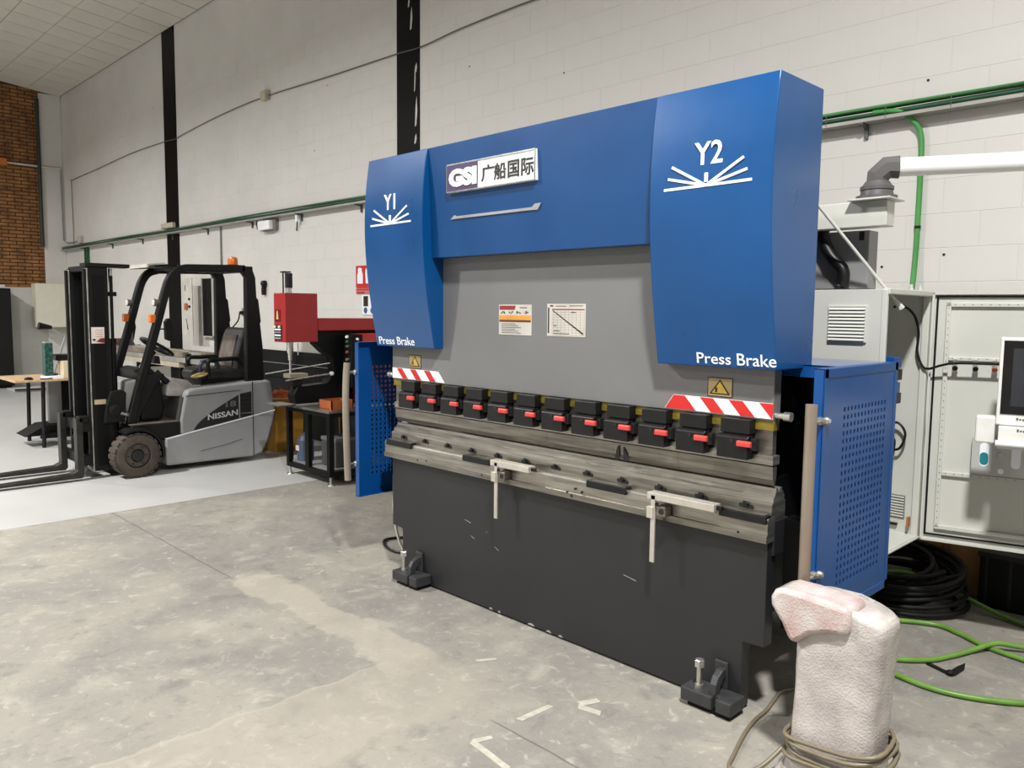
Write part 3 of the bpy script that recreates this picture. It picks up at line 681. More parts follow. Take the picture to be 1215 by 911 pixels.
obj('side_box', pmb(-.075, .0, -.06, .0, 1.045, 1.165), M('tray_white', (218, 218, 214)), pen, bevel=.008)

# ================================================================== FLOOR, RIGHT SIDE
# bubble-wrapped pedal
def wrap_mat(name='bubble_wrap', c0=(160, 152, 149), c1=(190, 184, 180)):
    ma = bpy.data.materials.new(name); ma.use_nodes = True; nt = ma.node_tree; n = nt.nodes; l = nt.links; b = n['Principled BSDF']
    tc = n.new('ShaderNodeTexCoord'); P = tc.outputs['Object']
    v = n.new('ShaderNodeTexVoronoi'); v.inputs['Scale'].default_value = 130; l.new(P, v.inputs[0])
    no = n.new('ShaderNodeTexNoise'); no.inputs['Scale'].default_value = 9; no.inputs['Detail'].default_value = 6; l.new(P, no.inputs[0])
    n2 = n.new('ShaderNodeTexNoise'); n2.inputs['Scale'].default_value = 110; n2.inputs['Detail'].default_value = 5; l.new(P, n2.inputs[0])
    cr = n.new('ShaderNodeValToRGB'); cr.color_ramp.elements[0].position = .35; cr.color_ramp.elements[1].position = .65
    cr.color_ramp.elements[0].color = (*lin(c0), 1); cr.color_ramp.elements[1].color = (*lin(c1), 1); l.new(no.outputs[0], cr.inputs[0])
    l.new(cr.outputs[0], b.inputs['Base Color'])
    b.inputs['Roughness'].default_value = .16; b.inputs['Specular IOR Level'].default_value = .6
    b.inputs['Subsurface Weight'].default_value = .25; b.inputs['Subsurface Radius'].default_value = (.02, .02, .02)
    ad = n.new('ShaderNodeMath'); ad.operation = 'MULTIPLY_ADD'; l.new(n2.outputs[0], ad.inputs[0]); ad.inputs[1].default_value = 1.1; l.new(v.outputs[0], ad.inputs[2])
    bp = n.new('ShaderNodeBump'); bp.inputs['Strength'].default_value = .4; bp.inputs['Distance'].default_value = .003; l.new(ad.outputs[0], bp.inputs['Height'])
    l.new(bp.outputs[0], b.inputs['Normal']); return ma
WRAP = wrap_mat(); WRAPH = wrap_mat('bubble_wrap_over_red_label', (176, 146, 142), (194, 187, 184))
ped = thing('wrapped_pedal', (-1.05, 2.62, 0), 'bubble wrapped foot pedal column with slanted head standing on the floor before the press brake', 'foot pedal')
sec = [(0,-1.245,-.885,2.50,2.74),(.02,-1.235,-.89,2.505,2.735),(.07,-1.205,-.912,2.52,2.725),(.15,-1.195,-.915,2.525,2.72),(.30,-1.19,-.91,2.53,2.72),(.44,-1.188,-.903,2.53,2.72),
       (.52,-1.185,-.899,2.53,2.72),(.58,-1.18,-.897,2.53,2.72),(.61,-1.175,-.897,2.53,2.72),(.64,-1.17,-.90,2.532,2.718),(.652,-1.16,-.91,2.545,2.705)]
mb = MB(); NN = 48; rings = []
rs = random.Random(3)
from mathutils import noise as mnoise
sec2 = []
for i in range(len(sec)-1):
    for k in range(3):
        t = k/3; sec2.append(tuple(a+(b-a)*t for a, b in zip(sec[i], sec[i+1])))
sec2.append(sec[-1])
vs = []
for z, xl, xr, yn, yf in sec2:
    cx_, cy_ = (xl+xr)/2, (yn+yf)/2
    for k in range(NN):
        a = 2*math.pi*k/NN; c_, s_ = math.cos(a), math.sin(a); e = .34
        x = cx_+(xr-xl)/2*math.copysign(abs(c_)**e, c_); y = cy_+(yf-yn)/2*math.copysign(abs(s_)**e, s_)
        d = mnoise.noise(Vector((x*22, y*22, z*16)))*.003+mnoise.noise(Vector((x*60, y*60, z*45)))*.0012
        zt = z-max(0, x+1.02)*.33*max(0, min(1, (z-.5)/.14)) if z > .5 else z
        vs.append((x+d*c_*1.2, y+d*s_*1.2, zt))
fs = []
R_ = len(sec2)
for i in range(R_-1):
    for k in range(NN): fs.append((i*NN+k, i*NN+(k+1) % NN, (i+1)*NN+(k+1) % NN, (i+1)*NN+k))
fs += [tuple(range(NN-1, -1, -1)), tuple((R_-1)*NN+k for k in range(NN))]
mb.add(vs, fs); obj('bubble_wrap', mb, WRAP, ped, smooth=55)
hp_ = [(-1.266,.600),(-1.268,.630),(-1.255,.655),(-1.225,.668),(-1.15,.668),(-1.05,.661),(-.998,.655),(-.992,.60),(-.995,.566),(-1.06,.556),(-1.12,.535),(-1.17,.492),(-1.195,.488),(-1.225,.545)]
hh = obj('wrapped_head', MB().prism(hp_, 'y', 2.508, 2.66), WRAPH, ped, smooth=60)
bv = hh.modifiers.new('bevel', 'BEVEL'); bv.width = .018; bv.segments = 3; bv.limit_method = 'ANGLE'; bv.angle_limit = math.radians(60)
CBL = M('beige_cable_jacket', (112, 102, 84), .42, 0, .06, 20)
pts = []
for i in range(4*28+10):
    a = 2*math.pi*i/28; wob = .006*math.sin(3.1*a)+.004*math.sin(a*.37+1)
    c_, s_ = math.cos(a), math.sin(a)
    pts.append((-1.052+(.167+wob)*math.copysign(abs(c_)**.6, c_), 2.622+(.122+wob)*math.copysign(abs(s_)**.6, s_), .12+.035*math.sin(a*.31)+.02*math.sin(a+.7)+.008*(i/28)))
obj('cable', MB().tube(pts, .0075, 8), CBL, ped, smooth=60)
tail = [(-1.21, 2.56, .10), (-1.26, 2.45, .03), (-1.345, 2.42, .008), (-1.385, 2.52, .008), (-1.432, 2.685, .008), (-1.452, 2.80, .008), (-1.458, 2.894, .008), (-1.478, 3.0, .008), (-1.491, 3.094, .008), (-1.46, 3.19, .008), (-1.47, 3.4, .008)]
obj('cable', MB().tube(curve_pts(tail, 8), .0078, 8), CBL, ped, smooth=60)
# green hoses
def hose(name, pts, r, mat, label, grp=None):
    o = obj(name, MB().tube(curve_pts(pts, 10), r, 10), mat, None, smooth=60, origin=pts[0]); return tag(o, label, 'hose', grp)
hose('green_hose', [(-1.60, 4.15, .014), (-1.498, 4.225, .014), (-1.29, 4.345, .014), (-1.16, 4.31, .014), (-1.027, 4.235, .014), (-.86, 4.195, .014), (-.5, 4.15, .014), (0, 4.2, .014)], .0125, GREEN, 'green hose on the floor that passes beneath another green hose below the cabinet door')
hose('green_hose', [(-1.42, 3.66, .014), (-1.312, 3.73, .014), (-1.17, 3.855, .014), (-1.10, 4.0, .014), (-1.045, 4.14, .02), (-.98, 4.24, .04), (-.886, 4.31, .03), (-.6, 4.5, .014), (-.2, 4.6, .014)], .0125, GREEN, 'green hose with a black strap at its side, crossing over another green hose')
hose('green_hose', [(-1.38, 3.61, .014), (-1.265, 3.61, .014), (-1.077, 3.575, .014), (-.922, 3.605, .014), (-.747, 3.71, .014), (-.4, 4.0, .014), (0, 4.3, .014)], .0125, GREEN, 'green hose running on the bare floor just behind the bubble wrapped pedal')
hose('green_hose', [(-2.0, 4.45, .014), (-1.74, 4.66, .10), (-1.60, 4.76, .12), (-1.50, 4.78, .11), (-1.33, 4.78, .07), (-1.17, 4.74, .04), (-1.03, 4.70, .02), (-.7, 4.6, .014), (-.2, 4.7, .014)], .0125, GREEN, 'green hose lying over the coil of black hose under the cabinet')
sp_ = obj('strap', MB().prism([(-1.172,3.86),(-1.16,3.835),(-1.05,3.79),(-1.035,3.80),(-1.04,3.815),(-1.155,3.862)], 'z', .002, .006), RUBBER, None, origin=(-1.1, 3.83, .002))
tag(sp_, 'short black strap end lying on the floor beside a green hose', 'strap')
obj('strap_tail', MB().prism([(-1.06,3.80),(-1.03,3.80),(-1.02,3.90),(-1.035,3.965),(-1.05,3.90)], 'z', .007, .011), RUBBER, sp_)
obj('strap_knot', MB().lathe((-1.05, 3.80, .002), 'z', [(0, .016), (.014, .018), (.022, .008)], 10), RUBBER, sp_)
# coil of black hose
pts = []
for i in range(15*36):
    a = 2*math.pi*i/36; k = i/36
    R0 = .28+.07*math.sin(k*2.1)-.012*(k % 3)
    pts.append((-1.60+R0*1.08*math.cos(a)+.02*math.sin(k*1.7), 4.66+R0*.98*math.sin(a), .015+.011*k+(.05*math.sin(a)+.05)*min(1, k/6)))
co = obj('hose_coil', MB().tube(pts, .0135, 8), RUBBER, None, smooth=60, origin=(-1.6, 4.66, 0))
tag(co, 'coil of thick black hose lying on the floor under the electrical cabinet', 'hose')
CARD = M('cardboard', (150, 112, 74), .8, 0, .06, 12)
cbx = thing('cardboard_box', (-1.27, 5.02, 0), 'plain brown cardboard box against the wall behind the hose coil', 'box')
o = obj('carton', MB().box(-1.62, -1.25, 4.985, 5.085, 0, .34), CARD, cbx, bevel=.003)
obj('flap', MB().box(-1.60, -1.27, 4.978, 4.985, .30, .345), CARD, cbx)
obj('tape', MB().box(-1.46, -1.41, 4.976, 4.978, 0.0, .34), M('brown_tape', (120, 84, 50), .4), cbx)
cr = thing('black_crate', (-.9, 4.96, 0), 'black plastic crate on the floor beside the cardboard box', 'crate')
obj('crate_body', MB().box(-1.23, -.70, 4.86, 5.08, 0, .30), BLACK, cr, bevel=.006)
obj('crate_rim', MB().box(-1.24, -.69, 4.85, 5.085, .28, .31), BLKPL, cr, bevel=.004)
for k in range(5): obj('crate_rib', MB().box(-1.2+k*.115, -1.185+k*.115, 4.852, 4.86, .02, .28), BLKPL, cr)

# ================================================================== FORKLIFT (points towards -Y)
fk = thing('forklift', (-8.27, 3.1, 0), 'grey three-wheeled electric forklift with black mast, forks and overhead guard', 'forklift')
FG = M('forklift_grey', (136, 137, 138), .38, 0, .06, 3); FG2 = M('forklift_light_grey', (150, 151, 152), .38, 0, .06, 3)
FB = M('forklift_black', (15, 15, 16), .45, 0, .15, 8, spec=.3); FBW = M('mast_black', (14, 14, 14), .5, 0, .2, 7, .05, 40, spec=.3)
XN, XF = -7.82, -8.72
zl_ = lambda y: .329+(y-2.954)*(.525-.329)/(4.127-2.954)
lo = [(2.965,.062),(3.866,.052),(3.965,.079),(4.03,.20),(4.09,.38),(4.122,zl_(4.122)-.006),(2.955,zl_(2.955)-.006)]
o = obj('lower_body', MB().prism(lo, 'x', XF, XN), FG2, fk, bevel=.02)
up = [(3.11,zl_(3.11)),(3.112,.49),(3.15,.68),(3.165,.745),(3.19,.79),(3.25,.805),(3.87,.845),(4.05,.848),(4.085,.83),(4.105,.70),(4.122,zl_(4.122))]
hood = obj('battery_hood', MB().prism(up, 'x', XF+.004, XN-.004), FG, fk, bevel=.02)
def side_strip(pts, wd, mat, name, par, x=XN, th=.002):
    V = [Vector(p) for p in pts]; mb = MB()
    for a, b in zip(V, V[1:]):
        d = (b-a).normalized(); n_ = Vector((-d.y, d.x))*wd/2
        mb.prism([tuple(a+n_), tuple(b+n_), tuple(b-n_), tuple(a-n_)], 'x', x-.004, x+th)
    return obj(name, mb, mat, par)
side_strip([(2.957, zl_(2.957)), (4.118, zl_(4.118))], .011, WHITE, 'trim_line', fk)
side_strip([(3.868, .06), (3.868, .842)], .008, BLACKP, 'panel_seam', fk)
side_strip([(3.17, .735), (3.74, .762)], .006, FB, 'panel_seam', fk, XN-.004)
pts = [(3.235,zl_(3.235)+.012)]+[(3.235+.50*t, .39+.335*(t**.72)) for t in np.linspace(.08, 1, 10)]+[(3.855,.742),(3.855,zl_(3.855)+.012)]
dk = obj('side_decal', MB().prism(pts, 'x', XN-.006, XN-.002), BLACKP, fk)
obj('decal_bar', MB().box(XN-.003, XN+.001, 3.716, 3.727, zl_(3.72)+.012, .735), M('decal_grey', (128, 128, 128), .4), dk)
for k in range(4): obj('vent_line', MB().box(XN-.003, XN-.0012, 3.74, 3.85, .56+.045*k, .567+.045*k), FB, dk)
obj('vent_line', MB().box(XN-.003, XN-.001, 3.74, 3.855, .515, .521), FG, dk)
text('maker_lettering', 'NISSAN', M('decal_silver', (186, 186, 190), .4), dk, (XN-.002, 3.385, .478), (0,1,0.09), (0,0,1), .318, .058, .002, .02)
text('model_lettering', '18', M('decal_dim', (92, 92, 94), .5), dk, (XN-.002, 3.575, .592), (0,1,0.06), (0,0,1), .11, .06, .002, .02)
side_strip([(3.30, .17), (3.42, .19), (3.55, .205), (3.75, .25)], .004, FB, 'scratch', fk)
# step, front panel of the hood, floor plate
obj('step_panel', MB().prism([(2.70,.36),(2.97,.332),(3.108,.352),(3.108,.488),(2.66,.488),(2.62,.44)], 'x', XF+.02, XN-.01), FB, fk, bevel=.008)
obj('floor_plate', MB().box(XF+.03, XN-.02, 2.64, 3.11, .488, .497), M('worn_floor_plate', (118, 108, 96), .6, .2, .2, 9), fk)
obj('hood_front', MB().prism([(3.095,.50),(3.109,.50),(3.155,.725),(3.14,.725)], 'x', XF+.05, XN-.03), M('hood_front_grey', (70, 68, 66), .45), fk)
obj('pedal', MB().box(-8.15, -8.0, 2.74, 2.80, .5, .56), RUBBER, fk, bevel=.01)
# fenders and wheels
WC = (2.665, .213)
def arc(r0, r1, a0, a1, n=12):
    A = np.linspace(math.radians(a0), math.radians(a1), n)
    return [(WC[0]+r1*math.cos(a), WC[1]+r1*math.sin(a)) for a in A]+[(WC[0]+r0*math.cos(a), WC[1]+r0*math.sin(a)) for a in A[::-1]]
TIRE = M('dusty_tyre', (74, 66, 58), .8, 0, .2, 9, .3, 60); RIM = M('rim_black', (30, 30, 31), .45, .2, .15, 9)
for x0, x1, sg in ((-7.89, -7.72, 1), (-8.82, -8.65, -1)):
    obj('fender', MB().prism(arc(.232, .258, -12, 118), 'x', x0-.01, x1-.005), FB, fk, bevel=.006)
    cxw = (x0+x1)/2; hw = (x1-x0)/2
    t_ = obj('front_wheel', MB().lathe((cxw, *WC), 'x', [(-hw, .12), (-hw, .18), (-hw+.012, .203), (-hw+.03, .211), (hw-.03, .211), (hw-.012, .203), (hw, .18), (hw, .12), (hw-.02, .118)], 40), TIRE, fk, smooth=35)
    for k in range(20):
        a = 2*math.pi*k/20
        q = MB().box(cxw-hw+.004, cxw+hw-.004, WC[0]-.021, WC[0]+.021, WC[1]+.204, WC[1]+.2145).rot((cxw, *WC), 'X', a)
        obj('tread_block', q, TIRE, t_)
    xs_ = cxw+sg*(hw-.022)
    obj('rim', MB().lathe((xs_, *WC), 'x', [(0, .121), (.012*sg, .121), (.010*sg, .108), (-.004*sg, .102), (-.006*sg, .07), (.012*sg, .055), (.02*sg, .05), (.022*sg, .02)], 32), RIM, t_, smooth=30)
    for k in range(6):
        a = math.pi*k/3; obj('wheel_nut', MB().lathe((xs_-.004*sg, WC[0]+.085*math.cos(a), WC[1]+.085*math.sin(a)), 'x', [(0, .009), (.012*sg, .008)], 6), RIM, t_)
rw = obj('rear_wheel', MB().lathe((-8.27, 3.66, .19), 'x', [(-.09, .10), (-.09, .16), (-.06, .188), (.06, .188), (.09, .16), (.09, .10)], 32), TIRE, fk, smooth=35)
# overhead guard
def ribbon(P, wd):
    P = [Vector(p) for p in P]; a = []; b = []
    for i in range(len(P)):
        d = (P[min(i+1, len(P)-1)]-P[max(i-1, 0)]).normalized(); n_ = Vector((-d.y, d.x))*wd/2
        a.append(tuple(P[i]+n_)); b.append(tuple(P[i]-n_))
    return a+b[::-1]
lg = curve_pts([(2.665, .50, 0), (2.75, .82, 0), (2.85, 1.14, 0), (2.945, 1.46, 0), (3.03, 1.76, 0), (3.075, 1.885, 0), (3.14, 1.965, 0), (3.24, 2.0, 0)], 5)
lg = [(p.x, p.y) for p in lg]+[(3.6, 2.012), (3.85, 2.018)]
for x0 in (-7.945, -8.665):
    g = obj('guard_leg', MB().prism(ribbon(lg, .075), 'x', x0, x0+.07), FB, fk, bevel=.012)
    obj('leg_base', MB().prism([(2.63,.49),(2.71,.49),(2.90,.86),(2.985,.945),(2.985,.965),(2.80,.965)], 'x', x0+.005, x0+.065), FB, g, bevel=.004)
    obj('rear_post', MB().prism([(3.83,.84),(4.03,.84),(4.025,1.2),(4.0,1.45),(4.01,1.47),(3.985,1.70),(3.965,1.72),(3.955,1.93),(3.93,2.0),(3.88,2.04),(3.80,2.045),(3.80,1.985),(3.845,1.93),(3.84,1.4)], 'x', x0, x0+.07), FB, g, bevel=.012)
for y in (3.18, 3.30, 3.42, 3.54, 3.66, 3.78):
    obj('roof_bar', MB().box(-8.62, -7.92, y-.014, y+.014, 1.988, 2.03), FB, fk, bevel=.004)
obj('roof_front_plate', MB().prism([(2.96,1.995),(3.2,2.015),(3.2,2.045),(2.96,2.02)], 'x', -8.64, -7.96), FB, fk, bevel=.004)
obj('roof_light_panel', MB().prism([(2.945,2.0),(3.12,2.046),(3.12,2.056),(2.945,2.034)], 'x', -8.67, -8.12), M('dusty_clear_panel', (190, 186, 176), .4), fk)
obj('roof_rear_bar', MB().box(-8.66, -7.88, 3.84, 3.93, 1.985, 2.045), FB, fk, bevel=.01)
# lights, indicators, mirrors, beacon
AMB = M('amber_lens', (214, 108, 32), .25); LENS = M('lamp_lens', (196, 192, 182), .2)
def legy(z):
    for (a, b), (c, d) in zip(lg, lg[1:]):
        if b <= z <= d: return a+(c-a)*(z-b)/(d-b)
    return 3.0
for x in (-7.91, -8.63):
    h = obj('work_light', MB().lathe((x, legy(1.67)-.09, 1.655), 'y', [(0, .035), (.01, .037), (.05, .028), (.06, .016)], 16), M('dull_lamp_shell', (120, 116, 110), .4, .5), fk, smooth=30)
    obj('light_lens', MB().lathe((x, legy(1.67)-.089, 1.655), 'y', [(-.006, .028), (.0, .034)], 16), LENS, h)
    obj('light_arm', MB().tube([(x, legy(1.67)-.04, 1.665), (x, legy(1.72)-.02, 1.71), (x, legy(1.70), 1.70)], .008, 8), FB, h)
    h = obj('indicator', MB().box(x-.03, x+.03, legy(1.50)-.085, legy(1.50)-.03, 1.46, 1.54), AMB, fk, bevel=.008)
    obj('indicator_back', MB().box(x-.028, x+.028, legy(1.50)-.034, legy(1.50)-.018, 1.465, 1.535), FB, h)
mr_ = obj('mirror', MB().prism([(3.00,1.30),(3.05,1.28),(3.085,1.30),(3.08,1.48),(3.055,1.505),(3.02,1.50),(2.998,1.47)], 'x', -7.90, -7.86), FB, fk, bevel=.01)
obj('mirror_arm', MB().tube([(-7.90, 2.93, 1.40), (-7.885, 3.01, 1.40)], .007, 8), FB, mr_)
mr_ = obj('mirror', MB().prism([(2.985,1.26),(3.01,1.40),(3.0,1.50),(2.985,1.50),(2.975,1.38)], 'x', -8.80, -8.66), FB, fk, bevel=.006)
obj('mirror_arm', MB().tube([(-8.66, 2.91, 1.40), (-8.70, 2.99, 1.40)], .007, 8), FB, mr_)
bc = obj('beacon_base', MB().lathe((-8.25, 3.885, 2.045), 'z', [(0, .06), (.03, .058)], 20), FB, fk)
obj('beacon_dome', MB().lathe((-8.25, 3.885, 2.075), 'z', [(0, .052), (.05, .052), (.075, .044), (.085, .02)], 20), AMB, bc, smooth=40)
# seat
SEAT = M('worn_black_vinyl', (40, 38, 37), .45, 0, .2, 7, .05, 40); SEATP = M('worn_seat_panel', (104, 94, 86), .6, 0, .2, 9)
st = obj('seat_cushion', MB().prism([(3.40,.86),(3.95,.86),(3.96,.93),(3.90,.97),(3.45,.985),(3.39,.94)], 'x', -8.5, -8.03), SEAT, fk, bevel=.03)
bk = obj('seat_back', MB().prism([(3.78,.93),(3.90,.93),(3.985,1.20),(3.99,1.36),(3.95,1.405),(3.90,1.40),(3.85,1.30),(3.80,1.12)], 'x', -8.49, -8.04), SEAT, fk, bevel=.03)
obj('seat_panel', MB().prism([(3.772,.99),(3.782,.99),(3.855,1.33),(3.842,1.32),(3.79,1.12)], 'x', -8.42, -8.11), SEATP, bk, bevel=.004)
obj('seat_base', MB().box(-8.48, -8.05, 3.42, 3.96, .80, .87), FB, fk)
for x in (-8.52, -8.02):
    a = obj('armrest', MB().tube(curve_pts([(x, 3.86, 1.02), (x, 3.80, 1.075), (x, 3.62, 1.075), (x, 3.50, 1.07), (x, 3.485, .98), (x, 3.49, .88)], 5), .022, 8), FB, fk, smooth=60)
BLUC = M('blue_black_frame', (30, 34, 62), .4)
obj('console_handle', MB().tube(curve_pts([(-8.05, 3.42, .86), (-8.05, 3.415, 1.0), (-8.05, 3.45, 1.055), (-8.05, 3.55, 1.06), (-8.05, 3.60, 1.03), (-8.05, 3.61, .88)], 5), .018, 8), BLUC, fk, smooth=60)
# dashboard and steering
obj('dash', MB().prism([(2.78,.50),(2.98,.50),(3.02,.62),(2.98,.92),(2.90,1.02),(2.80,1.0)], 'x', -8.6, -7.95), FB, fk, bevel=.03)
obj('cowl', MB().prism([(2.70,.50),(2.78,.50),(2.80,.80),(2.76,.92),(2.66,.90),(2.64,.70)], 'x', -8.62, -7.98), M('cowl_grey', (150, 150, 148), .45), fk, bevel=.02)
sc = obj('steering_column', MB().tube([(-8.27, 2.88, .95), (-8.27, 3.03, 1.17)], .035, 12), FB, fk)
q = MB().ring((-8.27, 3.07, 1.21), 'z', .165, .017, 32, 8).rot((-8.27, 3.07, 1.21), 'X', math.radians(-32))
obj('steering_wheel', q, FB, fk, smooth=60)
for a in (30, 150, 270):
    r_ = math.radians(a)
    obj('wheel_spoke', MB().tube([(-8.27, 3.07, 1.20), (-8.27+.16*math.cos(r_), 3.07+.16*math.sin(r_), 1.21)], .011, 6).rot((-8.27, 3.07, 1.21), 'X', math.radians(-32)), FB, sc)
obj('display', MB().prism([(2.93,1.06),(3.0,1.05),(2.99,1.13),(2.94,1.14)], 'x', -8.15, -7.99), FB, fk, bevel=.008)
obj('hose_lump', MB().tube(curve_pts([(-8.0, 2.95, .98), (-7.98, 3.02, .90), (-8.0, 3.10, .84), (-8.05, 3.14, .80)], 5), .03, 8), FB, fk, smooth=60)
obj('control_cover', MB().prism([(3.02,.74),(3.20,.72),(3.30,.82),(3.24,.885),(3.08,.90),(3.03,.84)], 'x', -8.4, -7.93), M('worn_grey_cover', (168, 165, 160), .5, 0, .2, 9), fk, bevel=.02)
# mast
for x0 in (-8.03, -8.58):
    rl = obj('mast_rail', MB().box(x0, x0+.075, 2.352, 2.525, .07, 1.975), FBW, fk, bevel=.006)
    obj('rail_edge', MB().box(x0-.002, x0+.077, 2.344, 2.352, .07, 1.96), M('worn_steel_edge', (205, 202, 196), .3, .6, .2, 12), rl)
    obj('rail_groove', MB().box(x0+.074, x0+.078, 2.385, 2.49, .12, 1.9), BLACK, rl)
for x0 in (-7.955, -8.50):
    ir = obj('inner_mast_rail', MB().box(x0-.045, x0-.008, 2.318, 2.344, .12, 1.955), FBW, fk, bevel=.004)
for z in (.16, 1.90): obj('mast_crossbar', MB().box(-8.52, -8.02, 2.45, 2.52, z-.05, z+.05), FBW, fk, bevel=.006)
obj('mast_top_plate', MB().box(-8.1, -7.94, 2.33, 2.72, 1.975, 2.01), FBW, fk, bevel=.004)
obj('mast_top_crossbar', MB().box(-8.56, -7.96, 2.36, 2.44, 1.94, 1.99), FBW, fk, bevel=.004)
for x in (-8.06, -8.47):
    cy = obj('lift_cylinder', MB().tube([(x, 2.58, .2), (x, 2.58, 1.28)], .032, 14), FB, fk, smooth=40)
    obj('cylinder_rod', MB().tube([(x, 2.58, 1.28), (x, 2.58, 1.97)], .018, 12), CHROME, cy, smooth=40)
    obj('cylinder_gland', MB().tube([(x, 2.58, 1.26), (x, 2.58, 1.31)], .037, 14), FB, cy)
    obj('rod_eye', MB().box(x-.04, x+.04, 2.54, 2.62, 1.71, 1.75), FB, cy)
obj('mast_hose', MB().tube([(-7.98, 2.555, .5), (-7.975, 2.56, 1.9)], .014, 8), RUBBER, fk)
lab = obj('mast_label', MB().box(-7.9520, -7.9505, 2.365, 2.478, 1.27, 1.42), M('label_white', (228, 216, 212), .5), fk)
for k in range(4): obj('print', MB().box(-7.9505, -7.9500, 2.40, 2.46, 1.33+.02*k, 1.336+.02*k), M('label_pinkish', (190, 150, 140), .5), lab)
obj('print', MB().prism([(2.405,1.285),(2.478,1.272),(2.478,1.32),(2.44,1.315)], 'x', -7.9505, -7.9498), M('label_crimson', (120, 30, 36), .5), lab)
obj('print', MB().box(-7.9505, -7.9498, 2.375, 2.40, 1.295, 1.312), INK, lab)
obj('plate_label', MB().box(-7.9520, -7.9505, 2.37, 2.47, .70, .745), M('label_beige', (190, 170, 140), .5), fk)
tb = obj('tilt_bracket', MB().prism([(2.43,.52),(2.62,.52),(2.64,.80),(2.60,.83),(2.50,.82),(2.46,.70)], 'x', -7.95, -7.90), FB, fk, bevel=.01)
obj('tilt_pivot', MB().lathe((-7.90, 2.53, .64), 'x', [(0, .055), (.02, .055), (.025, .03), (.04, .03)], 20), FBW, fk, smooth=30)
obj('tilt_cylinder', MB().tube([(-7.91, 2.54, .62), (-7.93, 2.72, .56)], .022, 10), CHROME, fk, smooth=40)
obj('axle_housing', MB().box(-8.64, -7.90, 2.50, 2.80, .12, .34), FB, fk, bevel=.02)
# carriage and forks
for z in (.18, .50): obj('carriage_bar', MB().box(-8.6, -7.93, 2.255, 2.315, z-.045, z+.045), FBW, fk, bevel=.006)
FORK = M('fork_steel', (52, 50, 48), .45, .5, .2, 9)
for x0 in (-8.02, -8.53):
    f = [(2.20,.585),(2.255,.585),(2.255,.05),(2.235,.028),(1.10,.028),(1.10,.036),(2.15,.075),(2.20,.10)]
    obj('fork', MB().prism(f, 'x', x0, x0+.10), FORK, fk, bevel=.004)
    obj('fork_hook', MB().box(x0, x0+.10, 2.225, 2.31, .545, .60), FBW, fk, bevel=.005)
obj('carriage_hose', MB().tube(curve_pts([(-8.2, 2.32, .46), (-8.2, 2.25, .38), (-8.2, 2.25, .28), (-8.2, 2.31, .22)], 6), .014, 8), RUBBER, fk, smooth=60)
obj('carriage_roller', MB().lathe((-8.13, 2.28, .09), 'x', [(-.05, .05), (.05, .05)], 14), M('grey_roller', (150, 148, 144), .5), fk, smooth=30)
cp = obj('seat_disc', MB().lathe((-8.0, 3.39, .91), 'z', [(0, .07), (.012, .085), (.022, .08), (.03, .05)], 20).rot((-8.0, 3.39, .91), 'X', math.radians(12)), M('tan_disc', (196, 168, 96), .5), None, smooth=40, origin=(-8.0, 3.39, .91))
tag(cp, 'flat tan coloured disc lying in front of the forklift seat', 'disc')

# ================================================================== RED INSERTION PRESS
rp = thing('insertion_press', (-6.6, 4.2, 0), 'red headed C-frame press on an open black cabinet beside the forklift', 'press')
RP = M('press_red', (150, 28, 32), .4, 0, .05, 4); RPD = M('press_red_lid', (176, 38, 40), .4, 0, .05)
hd = obj('press_head', MB().box(-6.825, -6.612, 3.60, 3.935, 1.30, 1.752), RP, rp, bevel=.006)
obj('head_panel', MB().box(-6.812, -6.675, 3.595, 3.60, 1.318, 1.46), BLACKP, hd)
for k, (z, mt) in enumerate([(1.33, FG2), (1.357, WHITE), (1.385, M('panel_blue_grey', (120, 124, 150), .4)), (1.41, WHITE)]):
    obj('panel_row', MB().box(-6.80, -6.69, 3.592, 3.596, z, z+.012), mt, hd)
for x in (-6.79, -6.71): obj('push_button', MB().lathe((x, 3.595, 1.44), 'y', [(0, .014), (-.012, .012)], 12), M('button_cream', (226, 208, 170), .4), hd)
obj('sign_plate', MB().box(-6.795, -6.70, 3.596, 3.60, 1.49, 1.60), M('sign_dark_red', (84, 14, 12), .4), hd)
obj('sign_flame', MB().prism([(-6.765,1.51),(-6.73,1.51),(-6.735,1.55),(-6.742,1.588),(-6.755,1.588),(-6.76,1.55)], 'y', 3.593, 3.597), M('sign_flame', (236, 178, 112), .4), hd)
obj('air_cylinder', MB().lathe((-6.72, 3.70, 1.80), 'z', [(0, .034), (.135, .034)], 18), BLKPL, rp, smooth=40)
obj('cylinder_neck', MB().lathe((-6.72, 3.70, 1.75), 'z', [(0, .026), (.05, .026)], 16), CHROME, rp, smooth=40)
obj('guide_pin', MB().tube([(-6.77, 3.67, 1.75), (-6.77, 3.67, 1.945)], .007, 8), FB, rp)
obj('pin_cap', MB().box(-6.79, -6.71, 3.65, 3.72, 1.94, 1.952), FB, rp)
obj('press_arm', MB().box(-6.83, -6.605, 3.935, 4.95, 1.405, 1.522), RP, rp, bevel=.005)
obj('frame_plate', MB().prism([(3.94,1.405),(4.9,1.405),(4.9,.72),(3.72,.72),(3.70,.80),(3.74,.88),(4.06,.90),(4.14,1.0),(4.12,1.14),(4.03,1.20),(3.94,1.28)], 'x', -6.78, -6.655), BLACK, rp, bevel=.004)
obj('rear_housing', MB().box(-6.9, -6.45, 4.32, 4.95, 1.29, 1.375), RPD, rp, bevel=.004)
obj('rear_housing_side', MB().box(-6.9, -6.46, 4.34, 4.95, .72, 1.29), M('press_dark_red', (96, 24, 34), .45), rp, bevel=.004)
cpn = obj('valve_panel', MB().box(-6.60, -6.45, 4.20, 4.33, .86, 1.37), BLACK, rp, bevel=.006)
